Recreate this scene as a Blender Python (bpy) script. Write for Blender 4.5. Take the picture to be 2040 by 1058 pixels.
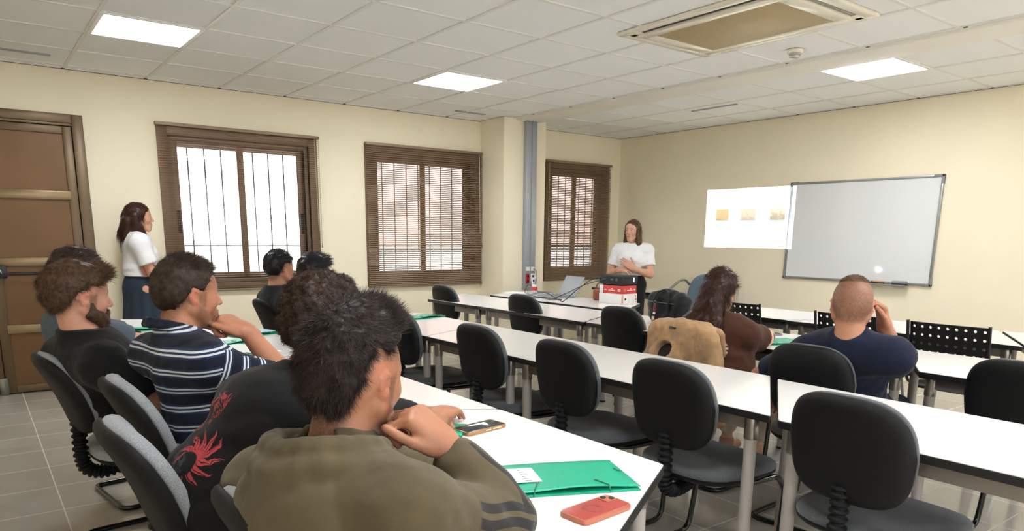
import bpy, bmesh, math, random
import numpy as np
from mathutils import Vector, Matrix
from math import sin, cos, pi, radians as rad, sqrt
random.seed(7)
RNG = np.random.default_rng(11)
for o in list(bpy.data.objects): bpy.data.objects.remove(o)
SC = bpy.context.scene
COL = SC.collection

# ---------------------------------------------------------------- camera
CAMH = 1.33; FPX = 1422.2; YAW = .92453; PIT = .20478; ROLL = .01197
_f = Vector((cos(YAW)*cos(PIT), sin(YAW)*cos(PIT), -sin(PIT)))
_r = _f.cross(Vector((0, 0, 1))).normalized(); _u = _r.cross(_f)
_r2 = _r*cos(ROLL)+_u*sin(ROLL); _u2 = -_r*sin(ROLL)+_u*cos(ROLL)
cam = bpy.data.cameras.new('camera'); cam_o = bpy.data.objects.new('camera', cam); COL.objects.link(cam_o)
M = Matrix((_r2, _u2, -_f)).transposed().to_4x4(); M.translation = Vector((0, 0, CAMH))
cam_o.matrix_world = M
cam.sensor_width = 36; cam.lens = 36*FPX/2040; cam.shift_y = 236/2040; cam.clip_start = .05; cam.clip_end = 200
SC.camera = cam_o

# ---------------------------------------------------------------- world, sun, exposure
world = bpy.data.worlds.new('sky'); SC.world = world; world.use_nodes = True
wn = world.node_tree.nodes; wn.clear()
bg = wn.new('ShaderNodeBackground'); wo = wn.new('ShaderNodeOutputWorld')
bg.inputs['Color'].default_value = (.80, .88, 1.0, 1); bg.inputs['Strength'].default_value = 2.2
world.node_tree.links.new(bg.outputs[0], wo.inputs[0])
sun = bpy.data.lights.new('sun', 'SUN'); sun.energy = 6; sun.angle = .02; sun.color = (1, .96, .9)
sun_o = bpy.data.objects.new('sun', sun); COL.objects.link(sun_o)
sun_o.rotation_euler = (rad(38), rad(8), 0)   # high sun from the room's side of the street: it lights the facades opposite
SC.view_settings.view_transform = 'Standard'; SC.view_settings.look = 'None'
SC.view_settings.gamma = 1; SC.view_settings.use_curve_mapping = False
SC.view_settings.exposure = 1.45
LAMP_POWER = 12.0      # emission of the ceiling panels
SC.cycles.max_bounces = 8; SC.cycles.diffuse_bounces = 5; SC.cycles.glossy_bounces = 4; SC.cycles.transparent_max_bounces = 12
SC.cycles.sample_clamp_indirect = 4; SC.cycles.caustics_reflective = False; SC.cycles.caustics_refractive = False
SC.cycles.use_denoising = True

# ---------------------------------------------------------------- helpers
def lin(c):
    if isinstance(c, str):
        c = c.lstrip('#'); c = [int(c[i:i+2], 16)/255 for i in (0, 2, 4)]
    return tuple(((x/12.92) if x <= .04045 else ((x+.055)/1.055)**2.4) for x in c[:3]) + (1,)

class NT:
    """tiny node expression builder"""
    def __init__(s, m):
        s.t = m.node_tree; s.n = s.t.nodes
    def new(s, k, **kw):
        n = s.n.new(k)
        for a, b in kw.items(): setattr(n, a, b)
        return n
    def link(s, a, b): s.t.links.new(a, b)
    def put(s, sock, v):
        if hasattr(v, 'is_linked') or hasattr(v, 'links'): s.link(v, sock)
        else: sock.default_value = v
    def m(s, op, a, b=0.0, c=0.0, clamp=False):
        n = s.new('ShaderNodeMath', operation=op, use_clamp=clamp)
        s.put(n.inputs[0], a)
        if len(n.inputs) > 1: s.put(n.inputs[1], b)
        if len(n.inputs) > 2: s.put(n.inputs[2], c)
        return n.outputs[0]
    def mix(s, f, a, b):
        n = s.new('ShaderNodeMix', data_type='RGBA')
        s.put(n.inputs[0], f); s.put(n.inputs[6], a); s.put(n.inputs[7], b)
        return n.outputs[2]
    def noise(s, scale, detail=2, vec=None, rough=.5, dist=0):
        n = s.new('ShaderNodeTexNoise'); n.inputs['Scale'].default_value = scale; n.inputs['Detail'].default_value = detail
        n.inputs['Roughness'].default_value = rough; n.inputs['Distortion'].default_value = dist
        if vec is not None: s.link(vec, n.inputs['Vector'])
        return n.outputs['Fac']
    def xyz(s, v):
        n = s.new('ShaderNodeSeparateXYZ'); s.link(v, n.inputs[0]); return n.outputs
    def obj(s): return s.new('ShaderNodeTexCoord').outputs['Object']
    def attr(s, name): return s.new('ShaderNodeAttribute', attribute_name=name).outputs
    def step(s, a, e0, e1):   # smooth ramp
        n = s.new('ShaderNodeMapRange', interpolation_type='SMOOTHSTEP')
        s.put(n.inputs[0], a); s.put(n.inputs[1], e0); s.put(n.inputs[2], e1); n.inputs[3].default_value = 0; n.inputs[4].default_value = 1
        return n.outputs[0]

def mat(name, color, rough=.5, metal=0, spec=.5, var=0, vscale=8, bump=0, bscale=200, coat=0, **kw):
    m = bpy.data.materials.new(name); m.use_nodes = True
    b = m.node_tree.nodes['Principled BSDF']; t = NT(m)
    c = lin(color)
    b.inputs['Base Color'].default_value = c; b.inputs['Roughness'].default_value = rough
    b.inputs['Metallic'].default_value = metal; b.inputs['Specular IOR Level'].default_value = spec
    b.inputs['Coat Weight'].default_value = coat
    if var:
        f = t.noise(vscale, 4, t.obj())
        lo = tuple(x*(1-var) for x in c[:3])+(1,); hi = tuple(min(1, x*(1+var)) for x in c[:3])+(1,)
        t.link(t.mix(t.step(f, .3, .7), lo, hi), b.inputs['Base Color'])
    if bump:
        bn = t.new('ShaderNodeBump'); bn.inputs['Strength'].default_value = bump; bn.inputs['Distance'].default_value = .002
        t.link(t.noise(bscale, 3, t.obj()), bn.inputs['Height']); t.link(bn.outputs[0], b.inputs['Normal'])
    if 'emit' in kw:
        b.inputs['Emission Color'].default_value = lin(kw['emit']); b.inputs['Emission Strength'].default_value = kw.get('estr', 1)
    if 'alpha' in kw: b.inputs['Alpha'].default_value = kw['alpha']
    if 'trans' in kw: b.inputs['Transmission Weight'].default_value = kw['trans']
    if 'sheen' in kw: b.inputs['Sheen Weight'].default_value = kw['sheen']
    return m

def obj(name, verts, faces, material=None, parent=None, smooth=False, auto=None):
    me = bpy.data.meshes.new(name); me.from_pydata([tuple(v) for v in verts], [], faces); me.update()
    return obj_me(name, me, material, parent, smooth, auto)
def obj_me(name, me, material=None, parent=None, smooth=False, auto=None):
    if material: me.materials.append(material)
    if smooth or auto: me.polygons.foreach_set('use_smooth', [True]*len(me.polygons))
    if auto: me.set_sharp_from_angle(angle=rad(auto))
    o = bpy.data.objects.new(name, me); COL.objects.link(o)
    if parent: o.parent = parent
    return o

class MB:
    """collects shapes, links them as ONE mesh object"""
    def __init__(s): s.bm = bmesh.new()
    def box(s, lo, hi, bev=0, mtx=None, seg=2):
        lo = Vector(lo); hi = Vector(hi); c = (lo+hi)/2; d = hi-lo
        r = bmesh.ops.create_cube(s.bm, size=1, matrix=Matrix.Translation(c) @ Matrix.Diagonal((d.x, d.y, d.z, 1)))
        vs = r['verts']
        if bev:
            es = list({e for v in vs for e in v.link_edges})
            rr = bmesh.ops.bevel(s.bm, geom=es, offset=bev, segments=seg, affect='EDGES', profile=.5)
            vs = list({v for f in rr['faces'] for v in f.verts} | {v for v in vs if v.is_valid})
        if mtx: bmesh.ops.transform(s.bm, matrix=mtx, verts=[v for v in vs if v.is_valid])
        return s
    def prism(s, poly, z0, z1, bev=0, mtx=None):
        """polygon in xy extruded in z"""
        a = [s.bm.verts.new((p[0], p[1], z0)) for p in poly]; b = [s.bm.verts.new((p[0], p[1], z1)) for p in poly]
        n = len(poly); fs = [s.bm.faces.new(list(reversed(a))), s.bm.faces.new(b)]
        for i in range(n): fs.append(s.bm.faces.new((a[i], a[(i+1) % n], b[(i+1) % n], b[i])))
        vs = a+b
        if bev:
            es = list({e for f in fs[:2] for e in f.edges})
            rr = bmesh.ops.bevel(s.bm, geom=es, offset=bev, segments=2, affect='EDGES', profile=.5)
            vs = list({v for f in rr['faces'] for v in f.verts} | {v for v in vs if v.is_valid})
        if mtx: bmesh.ops.transform(s.bm, matrix=mtx, verts=[v for v in vs if v.is_valid])
        return s
    def tube(s, pts, r, n=12, closed=False, cap=True, sx=1.0):
        """swept round tube; r may be a list"""
        P = [Vector(p) for p in pts]; N = len(P)
        R = r if isinstance(r, (list, tuple)) else [r]*N
        up = None; rings = []
        for i in range(N):
            if closed: t = (P[(i+1) % N]-P[i-1]).normalized()
            else: t = (P[min(i+1, N-1)]-P[max(i-1, 0)]).normalized()
            if up is None:
                up = Vector((0, 0, 1)) if abs(t.z) < .9 else Vector((1, 0, 0))
            a = (up - t*up.dot(t)).normalized(); up = a; b = t.cross(a)
            rings.append([s.bm.verts.new(P[i]+(a*cos(2*pi*k/n)+b*sin(2*pi*k/n)*sx)*R[i]) for k in range(n)])
        m = N if closed else N-1
        for i in range(m):
            A, B = rings[i], rings[(i+1) % N]
            for k in range(n): s.bm.faces.new((A[k], B[k], B[(k+1) % n], A[(k+1) % n]))
        if not closed and cap:
            s.bm.faces.new(rings[0]); s.bm.faces.new(list(reversed(rings[-1])))
        return s
    def lathe(s, prof, c=(0, 0, 0), n=24, mtx=None):
        """profile [(r,z)] about z axis at c"""
        rings = []; vs = []
        for (r, z) in prof:
            ring = [s.bm.verts.new((c[0]+r*cos(2*pi*k/n), c[1]+r*sin(2*pi*k/n), c[2]+z)) for k in range(n)]
            rings.append(ring); vs += ring
        for A, B in zip(rings, rings[1:]):
            for k in range(n): s.bm.faces.new((A[k], A[(k+1) % n], B[(k+1) % n], B[k]))
        s.bm.faces.new(list(reversed(rings[0]))); s.bm.faces.new(rings[-1])
        if mtx: bmesh.ops.transform(s.bm, matrix=mtx, verts=vs)
        return s
    def build(s, name, material, parent=None, auto=35):
        bmesh.ops.remove_doubles(s.bm, verts=s.bm.verts, dist=1e-6)
        bmesh.ops.recalc_face_normals(s.bm, faces=s.bm.faces)
        me = bpy.data.meshes.new(name); s.bm.to_mesh(me); s.bm.free()
        return obj_me(name, me, material, parent, auto=auto)

def smoothpath(pts, n=6, closed=False):
    """Catmull-Rom"""
    P = [Vector(p) for p in pts]; N = len(P); out = []
    for i in range(N if closed else N-1):
        g = (lambda j: P[j % N]) if closed else (lambda j: P[max(0, min(N-1, j))])
        a, b, c, d = g(i-1), g(i), g(i+1), g(i+2)
        for k in range(n):
            t = k/n
            out.append(.5*((2*b)+(c-a)*t+(2*a-5*b+4*c-d)*t*t+(-a+3*b-3*c+d)*t**3))
    if not closed: out.append(P[-1])
    return out
def fillet(pts, r, n=6, closed=False):
    """polyline with rounded corners"""
    P = [Vector(p) for p in pts]; N = len(P); out = []
    for i in range(N):
        if not closed and i in (0, N-1): out.append(P[i]); continue
        a, b, c = P[i-1], P[i], P[(i+1) % N]
        u = (a-b); v = (c-b); rr = min(r, u.length*.45, v.length*.45)
        p0 = b+u.normalized()*rr; p1 = b+v.normalized()*rr
        for k in range(n+1):
            t = k/n; out.append(p0*(1-t)**2+b*2*t*(1-t)+p1*t*t)
    return out

def tag(o, label, cat, group=None, kind=None):
    o['label'] = label; o['category'] = cat
    if group: o['group'] = group
    if kind: o['kind'] = kind
    return o
def empty(name, label, cat, loc=(0, 0, 0), rz=0, group=None):
    o = bpy.data.objects.new(name, None); COL.objects.link(o); o.empty_display_size = .1
    o.location = loc; o.rotation_euler = (0, 0, rz)
    return tag(o, label, cat, group)
def struct(o): o['kind'] = 'structure'; return o
def dup(root, loc, rz=0, label=None, group=None):
    def rec(o, par):
        c = o.copy(); COL.objects.link(c)
        if par: c.parent = par
        for ch in kids(o): rec(ch, c)
        return c
    ch_all = [o for o in COL.objects]
    def kids(o): return [q for q in ch_all if q.parent == o]
    c = rec(root, None); c.location = loc; c.rotation_euler = (0, 0, rz)
    if label: c['label'] = label
    if group: c['group'] = group
    return c
# ================================================================ the room
WY = 7.0665; FX = 7.093; CZ = 2.60; BX = -1.7; RY = -2.3
# --- wall paint
m_wall = mat('cream_paint', '#F4EAD0', .75, spec=.25, var=.02, vscale=1.5, bump=.25, bscale=120)
m_floor = bpy.data.materials.new('polished_grey_floor_tiles'); m_floor.use_nodes = True
def _fl():
    t = NT(m_floor); b = m_floor.node_tree.nodes['Principled BSDF']
    x, y, z = t.xyz(t.obj())[:3]
    S = .395
    def line(c, ph, w):
        f = t.m('FRACT', t.m('DIVIDE', t.m('SUBTRACT', c, ph-10*S), S))
        d = t.m('MINIMUM', f, t.m('SUBTRACT', 1.0, f))
        return t.m('SUBTRACT', 1.0, t.step(d, w/S*.5, w/S*1.1))
    g = t.m('MAXIMUM', line(x, .237, .0035), line(y, 1.95, .0035))
    # every tile a little different
    fx = t.m('FLOOR', t.m('DIVIDE', t.m('SUBTRACT', x, .237), S)); fy = t.m('FLOOR', t.m('DIVIDE', t.m('SUBTRACT', y, 1.95), S))
    cb = t.new('ShaderNodeCombineXYZ'); t.link(fx, cb.inputs[0]); t.link(fy, cb.inputs[1])
    wn_ = t.new('ShaderNodeTexWhiteNoise', noise_dimensions='2D'); t.link(cb.outputs[0], wn_.inputs['Vector'])
    base = t.mix(t.m('MULTIPLY', wn_.outputs['Value'], .6), lin('#B0AAA0'), lin('#C0BAB0'))
    base = t.mix(t.step(t.noise(3, 4, t.obj()), .4, .75), base, lin('#A8A298'))
    t.link(t.mix(g, base, lin('#D2CCC0')), b.inputs['Base Color'])
    t.link(t.m('ADD', t.m('MULTIPLY', g, .4), t.m('ADD', .06, t.m('MULTIPLY', t.noise(30, 3, t.obj()), .08))), b.inputs['Roughness'])
    b.inputs['Specular IOR Level'].default_value = .55
_fl()
m_ceil = mat('mineral_fibre_ceiling', '#F4F5F5', .85, spec=.2, var=.02, vscale=160, bump=.35, bscale=260)
m_tbar = mat('white_ceiling_bars', '#E8E7E2', .5, bump=0)
m_gap = mat('dark_gap', '#2A2A2A', .6)
m_beam = mat('cream_beam', '#F1EDE4', .7, var=.02, vscale=2)
def quadbox(name, lo, hi, m, bev=0):
    return struct(MB().box(lo, hi, bev).build(name, m))
quadbox('floor', (BX-.2, RY-.2, -.1), (FX+.2, WY+.25, 0), m_floor)
quadbox('wall_back', (BX-.2, RY-.2, 0), (BX, WY+.2, CZ+.3), m_wall)
# opposite wall with its own row of plain windows (daylight from the viewer's right and back)
mb = MB(); cur = BX
for (a, b) in ((-.9, .7), (1.5, 3.1), (3.9, 5.5)):
    mb.box((cur, RY-.2, 0), (a, RY, CZ+.3)); mb.box((a, RY-.2, 0), (b, RY, .85)); mb.box((a, RY-.2, 2.25), (b, RY, CZ+.3)); cur = b
mb.box((cur, RY-.2, 0), (FX+.2, RY, CZ+.3))
struct(mb.build('wall_right', m_wall))
quadbox('wall_front', (FX, RY, 0), (FX+.2, WY+.25, CZ+.3), m_wall)
# window wall with openings for the door and three windows (built as one mesh of blocks)
OPEN = [(-.13, .80, 0, 2.19), (1.50, 2.80, .86, 2.17), (3.46, 4.76, .84, 2.17), (5.87, 6.82, .84, 2.17)]
mb = MB(); xs = [BX]
cur = BX
for (a, b, z0, z1) in OPEN:
    mb.box((cur, WY, 0), (a, WY+.22, CZ+.3))
    if z0 > 0: mb.box((a, WY, 0), (b, WY+.22, z0))
    mb.box((a, WY, z1), (b, WY+.22, CZ+.3))
    cur = b
mb.box((cur, WY, 0), (FX+.2, WY+.22, CZ+.3))
struct(mb.build('wall_left', m_wall))
struct(MB().box((4.84, 6.615, 0), (5.43, WY+.01, CZ)).build('trim_1', m_wall))   # pilaster between the windows

# --- ceiling: tiles slightly above the T bars
quadbox('ceiling', (BX-.2, RY-.2, CZ+.006), (FX+.2, WY+.25, CZ+.12), m_ceil)
mb = MB()
RX0, RX1 = .785, 5.0
ys = [5.735-.6*j for j in range(-2, 14)]
for k in range(-4, 8):
    x = RX0+.6*k
    if x < BX or x > 4.99: continue
    mb.box((x-.012, RY, CZ), (x+.012, WY, CZ+.01))
for y in ys:
    if RY < y < WY: mb.box((BX, y-.012, CZ+.0005), (5.0, y+.012, CZ+.0095))
for x in (5.98, 6.58): mb.box((x-.012, RY, CZ), (x+.012, WY, CZ+.01))
for j in range(-4, 9):
    y = 2.70+.6*j+.0
    if y < WY: mb.box((5.38, y-.012, CZ+.0005), (FX, y+.012, CZ+.0095))
# wall angles
for lo, hi in (((BX, WY-.018, CZ-.001), (FX, WY, CZ+.01)), ((FX-.018, RY, CZ-.001), (FX, WY, CZ+.01)), ((4.985, RY, CZ-.001), (5.01, 6.6, CZ+.01))): mb.box(lo, hi)
struct(mb.build('trim_2', m_tbar))
# small dark notches where each bar meets the wall angle
mb = MB()
for k in range(-4, 8):
    x = RX0+.6*k
    if BX < x < 4.8: mb.box((x-.02, WY-.028, CZ-.003), (x+.006, WY-.012, CZ+.001))
for j in range(-4, 9):
    y = 2.70+.6*j
    if y < WY: mb.box((FX-.026, y-.015, CZ-.003), (FX-.012, y+.008, CZ+.001)); mb.box((4.985, y-.015, CZ-.003), (5.0, y+.008, CZ+.001))
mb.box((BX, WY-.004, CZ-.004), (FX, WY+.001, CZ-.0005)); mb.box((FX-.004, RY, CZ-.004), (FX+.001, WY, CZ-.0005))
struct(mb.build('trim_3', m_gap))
struct(MB().box((5.01, RY, CZ-.022), (5.33, 6.62, CZ+.01), .004).build('trim_4', m_beam))   # plaster band
struct(MB().box((5.33, RY, CZ-.006), (5.372, 6.62, CZ+.006)).build('trim_5', m_gap))         # dark folding-wall track
mb = MB()
for y0 in np.arange(RY, 6.5, .62): mb.box((5.338, y0, CZ-.011), (5.345, y0+.52, CZ-.004)); mb.box((5.356, y0+.1, CZ-.011), (5.366, y0+.6, CZ-.004))
struct(mb.build('trim_6', mat('track_aluminium', '#8B8D90', .3, .9)))

# --- ceiling light panels
m_panel = mat('lit_diffuser', '#FFFFFF', .4, emit='#FAFCFF', estr=LAMP_POWER)
m_white = mat('white_enamel', '#F2F2F0', .35)
def lamp(x, y, label):
    e = empty('ceiling_light', label, 'ceiling light', (x+.3, y+.3, CZ), 0, 'square ceiling light panels')
    MB().box((-.298, -.298, -.006), (-.27, .298, .012), .003).box((.27, -.298, -.006), (.298, .298, .012), .003).box((-.27, -.298, -.006), (.27, -.27, .012), .003).box((-.27, .27, -.006), (.27, .298, .012), .003).build('frame', m_white, e)
    MB().box((-.272, -.272, -.004), (.272, .272, .004), 0).build('diffuser', m_panel, e)
    return e
lamp(.785, 5.135, 'lit square ceiling panel above the brown door end of the window wall')
lamp(3.185, 5.135, 'lit square ceiling panel above the middle blind-covered window')
lamp(5.38, 2.70, 'lit square ceiling panel just past the dark ceiling track, above the whiteboard')
for (x, y, w_) in ((.785, .935, 'above the row of five people'), (3.185, .335, 'above the empty second row'), (5.38, -.3, 'beyond the ceiling track towards the opposite wall'), (.785, -1.465, 'near the plain windows of the opposite wall')):  # unseen panels, added along the ceiling grid for more light
    lamp(x, y, 'unseen added ceiling panel '+w_)

# --- air conditioning cassette
e = empty('air_conditioner', 'cream ceiling air conditioning cassette with tan central grille beside the smoke detector', 'air conditioner', (3.905, 2.91, CZ))
m_ac = mat('cream_plastic', '#EFE9D8', .22, spec=.6, coat=.3)
hx, hy = .44, .62
def ringframe(mb, ox, oy, ix, iy, z0, z1, bev=.003):
    mb.box((-ox, -oy, z0), (-ix, oy, z1), bev); mb.box((ix, -oy, z0), (ox, oy, z1), bev)
    mb.box((-ix, -oy, z0), (ix, -iy, z1), bev); mb.box((-ix, iy, z0), (ix, oy, z1), bev)
mb = MB(); ringframe(mb, hx, hy, .385, .555, -.018, .004, .006); ringframe(mb, .355, .52, .28, .43, -.03, .004, .006)
for sx in (-1, 1): mb.box((sx*.385-.035, -.555, -.02) if sx > 0 else (-.42, -.555, -.02), (sx*.385+.035, -.47, .004) if sx > 0 else (-.35, -.47, .004)); mb.box((min(sx*.35, sx*.42), .47, -.02), (max(sx*.35, sx*.42), .555, .004))
for sy in (-1, 1): mb.box((-.385, min(sy*.51, sy*.56), -.02), (-.29, max(sy*.51, sy*.56), .004)); mb.box((.29, min(sy*.51, sy*.56), -.02), (.385, max(sy*.51, sy*.56), .004))
mb.build('panel', m_ac, e)
MB().box((-.39, -.56, -.006), (.39, .56, .003)).build('air_slot', m_gap, e)
for nm, lo, hi, ax in (('louvre', (-.382, -.46, -.017), (-.362, .46, -.012), 0), ('louvre', (.362, -.46, -.017), (.382, .46, -.012), 0), ('louvre', (-.28, -.552, -.017), (.28, -.53, -.012), 1), ('louvre', (-.28, .53, -.017), (.28, .552, -.012), 1)):
    MB().box(lo, hi, .002).build(nm, m_gap if lo[0] < 0 and ax == 0 else mat('grey_louvre', '#8F8C80', .4), e)
m_grille = bpy.data.materials.new('tan_grille'); m_grille.use_nodes = True
def _gr():
    t = NT(m_grille); b = m_grille.node_tree.nodes['Principled BSDF']; x, y, z = t.xyz(t.obj())[:3]
    fx = t.m('FRACT', t.m('DIVIDE', t.m('ADD', x, 10), .011)); fy = t.m('FRACT', t.m('DIVIDE', t.m('ADD', y, 10), .011))
    g = t.m('MAXIMUM', t.step(fx, .55, .7), t.step(fy, .55, .7))
    t.link(t.mix(g, lin('#8E7448'), lin('#C9B389')), b.inputs['Base Color']); b.inputs['Roughness'].default_value = .4
    bp = t.new('ShaderNodeBump'); bp.inputs['Distance'].default_value = .003; t.link(g, bp.inputs['Height']); t.link(bp.outputs[0], b.inputs['Normal'])
_gr()
MB().box((-.283, -.433, -.026), (.283, .433, -.005), .003).build('grille', m_grille, e)

# --- smoke detector
e = empty('smoke_detector', 'small round cream smoke detector on the ceiling beside the air conditioner', 'smoke detector', (4.70, 3.05, CZ))
MB().lathe([(.052, 0), (.052, -.018), (.047, -.024), (.02, -.024)], n=28).build('base', m_ac, e)
MB().lathe([(.036, -.022), (.040, -.030), (.040, -.034), (.034, -.036), (.034, -.040), (.038, -.042), (.036, -.050), (.022, -.056), (.004, -.057)], n=28).build('sensor_head', mat('chrome_ring', '#C7C7C4', .25, .3), e)

# --- slot vents in the ceiling tiles near the wall
m_slot = mat('grey_vent', '#9DA0A8', .5)
for (x0, x1, y, lab) in ((.1, .66, 6.62, 'narrow grey slot vent in the ceiling above the brown door'), (4.25, 4.62, 6.67, 'narrow grey slot vent in the ceiling tile next to the pilaster')):
    v = tag(MB().box((x0, y-.02, CZ-.003), (x1, y+.02, CZ+.008), .002).build('ceiling_vent', m_slot), lab, 'vent')
v = tag(MB().box((6.10, 4.55, CZ-.003), (6.13, 5.10, CZ+.008), .002).build('ceiling_vent', m_slot), 'thin grey slot in the ceiling tile above the projected picture', 'vent')

# --- door (brown aluminium)
m_dfr = mat('bronze_aluminium', '#68543A', .38, .35, var=.06, vscale=3)
m_dpan = mat('brown_door_panel', '#6E4E2C', .42, .3, var=.10, vscale=2, bump=.15, bscale=500)
m_drail = mat('light_bronze_rail', '#8C7656', .3, .45, var=.04, vscale=4)
m_black = mat('black_plastic', '#17171A', .4)
e = bpy.data.objects.new('door_1', None); COL.objects.link(e); e.location = (.33, WY, 0); struct(e)
X = lambda v: v-.33
mb = MB()  # fixed frame
for (a, b, z0, z1, y0) in ((.80-.005, .876, 0, 2.25, -.03), (-.20, -.125, 0, 2.25, -.03), (-.125, .795, 2.18, 2.25, -.03)): mb.box((X(a), y0, z0), (X(b), .05, z1), .004)
mb.box((X(-.125), -.018, 2.160), (X(.795), .05, 2.18), .002)
mb.build('frame', m_dfr, e)
mb = MB()  # leaf stiles
mb.box((X(.725), -.012, .01), (X(.79), .04, 2.155), .004).box((X(.135), -.012, .01), (X(.205), .04, 2.155), .004).box((X(.205), -.012, 2.095), (X(.725), .039, 2.155), .004).box((X(.205), -.012, .01), (X(.725), .039, .07), .004)
mb.build('leaf', m_dfr, e)
MB().box((X(.20), .004, .06), (X(.73), .03, 2.10)).build('panel', m_dpan, e)
for z in (1.61, 1.075, .535): MB().box((X(.19), -.022, z-.036), (X(.74), .01, z+.036), .005).build('rail', m_drail, e)
MB().box((X(-.14), .06, 0), (X(.81), .2, 2.2)).build('leak_backing', m_dpan, e)  # added backing board, stops daylight leaking round the door frame
# second leaf
MB().box((X(-.125), -.012, .01), (X(.128), .04, 2.155), .004).build('side_leaf', m_dfr, e)
MB().tube([(X(.24), -.075, .985), (X(.72), -.075, .985)], .012, 10).box((X(.17), -.09, .95), (X(.235), -.012, 1.05), .006).box((X(.715), -.09, .96), (X(.75), -.012, 1.02), .006).build('push_bar', m_black, e)
MB().box((X(.095), -.06, .975), (X(.165), -.012, 1.12), .006).build('lock_case', m_black, e)
MB().box((X(.10), -.064, 1.06), (X(.135), -.058, 1.105)).build('lock_label', m_white, e)
MB().tube(smoothpath([(X(.165), -.07, 1.10), (X(.185), -.085, 1.03), (X(.20), -.085, .99)]), .006, 8).build('lever', mat('steel', '#B5B8BA', .25, .9), e)
MB().box((X(.09), -.03, .0), (X(.15), -.012, .14), .003).build('floor_bolt', mat('dull_steel', '#7E7A70', .35, .8), e)

# --- windows
m_wfr = mat('bronze_window_frame', '#8A7058', .42, .3, var=.05, vscale=4)
m_slat = mat('taupe_blind_slat', '#A08A72', .5, .05)
m_hrail = mat('taupe_blind_rail', '#8A765E', .4, .2)
m_bar = mat('grille_steel', '#3B4A4C', .5, .4)
m_glass = bpy.data.materials.new('window_glass'); m_glass.use_nodes = True
def _gl():
    t = NT(m_glass); n = m_glass.node_tree.nodes; n.remove(n['Principled BSDF'])
    tr = t.new('ShaderNodeBsdfTransparent'); tr.inputs[0].default_value = (.93, .95, .95, 1)
    gl = t.new('ShaderNodeBsdfGlossy'); gl.inputs['Roughness'].default_value = .02
    fr = t.new('ShaderNodeFresnel'); fr.inputs[0].default_value = 1.45
    mx = t.new('ShaderNodeMixShader'); t.link(fr.outputs[0], mx.inputs[0]); t.link(tr.outputs[0], mx.inputs[1]); t.link(gl.outputs[0], mx.inputs[2])
    t.link(mx.outputs[0], n['Material Output'].inputs[0])
_gl()
def window(i, x0, x1, z0, z1, bars_n):
    cx = (x0+x1)/2; e = bpy.data.objects.new('window_%d' % i, None); COL.objects.link(e); e.location = (cx, WY, 0); struct(e)
    X = lambda v: v-cx
    mb = MB(); w = .045
    for (a, b, c, d) in ((x0, x0+w, z0, z1), (x1-w, x1, z0, z1), (x0+w, x1-w, z0, z0+w), (x0+w, x1-w, z1-w, z1)): mb.box((X(a), .03, c), (X(b), .10, d), .003)
    mb.build('frame', m_wfr, e)
    mb = MB()
    for (a, b, c, d) in ((x0-.075, x0+.01, z0-.07, z1+.075), (x1-.01, x1+.075, z0-.07, z1+.075), (x0+.01, x1-.01, z0-.07, z0+.01), (x0+.01, x1-.01, z1-.01, z1+.075)): mb.box((X(a), -.012, c), (X(b), .05, d), .004)
    mb.build('casing', m_wfr, e)
    mid = (x0+x1)/2; s = .055
    for k, (a, b, yy) in enumerate(((x0+w, mid+s/2, .055), (mid-s/2, x1-w, .078))):
        mb = MB()
        for (p, q, c, d) in ((a, a+s, z0+w, z1-w), (b-s, b, z0+w, z1-w), (a+s, b-s, z0+w, z0+w+s), (a+s, b-s, z1-w-s, z1-w)): mb.box((X(p), yy, c), (X(q), yy+.022, d), .002)
        sh = mb.build('sash', m_wfr, e)
        MB().box((X(a+s-.003), yy+.009, z0+w+s-.003), (X(b-s+.003), yy+.013, z1-w-s+.003)).build('pane', m_glass, sh, auto=None)
        hxp = a+.012 if k == 0 else b-s+.014
        mb = MB().box((X(hxp), yy-.006, 1.32), (X(hxp+.028), yy, 1.52), .002)
        mb.build('latch', m_black, sh)
    # steel bars outside
    mb = MB(); n = bars_n
    for k in range(n):
        bx = x0+.06+(x1-x0-.12)*k/(n-1)
        mb.tube([(X(bx), .17, z0-.0), (X(bx), .17, z1)], .007, 8)
    mb.box((X(x0), .163, 1.20), (X(x1), .177, 1.212))
    mb.build('security_bars', m_bar, e)
    # sill
    MB().box((X(x0-.0), -.0, z0-.03), (X(x1+.0), .2, z0+.001), .003).build('window_sill', m_wfr, e)
window(1, 1.50, 2.80, .86, 2.17, 9); window(2, 3.46, 4.76, .84, 2.17, 9); window(3, 5.87, 6.82, .84, 2.17, 8)
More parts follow.
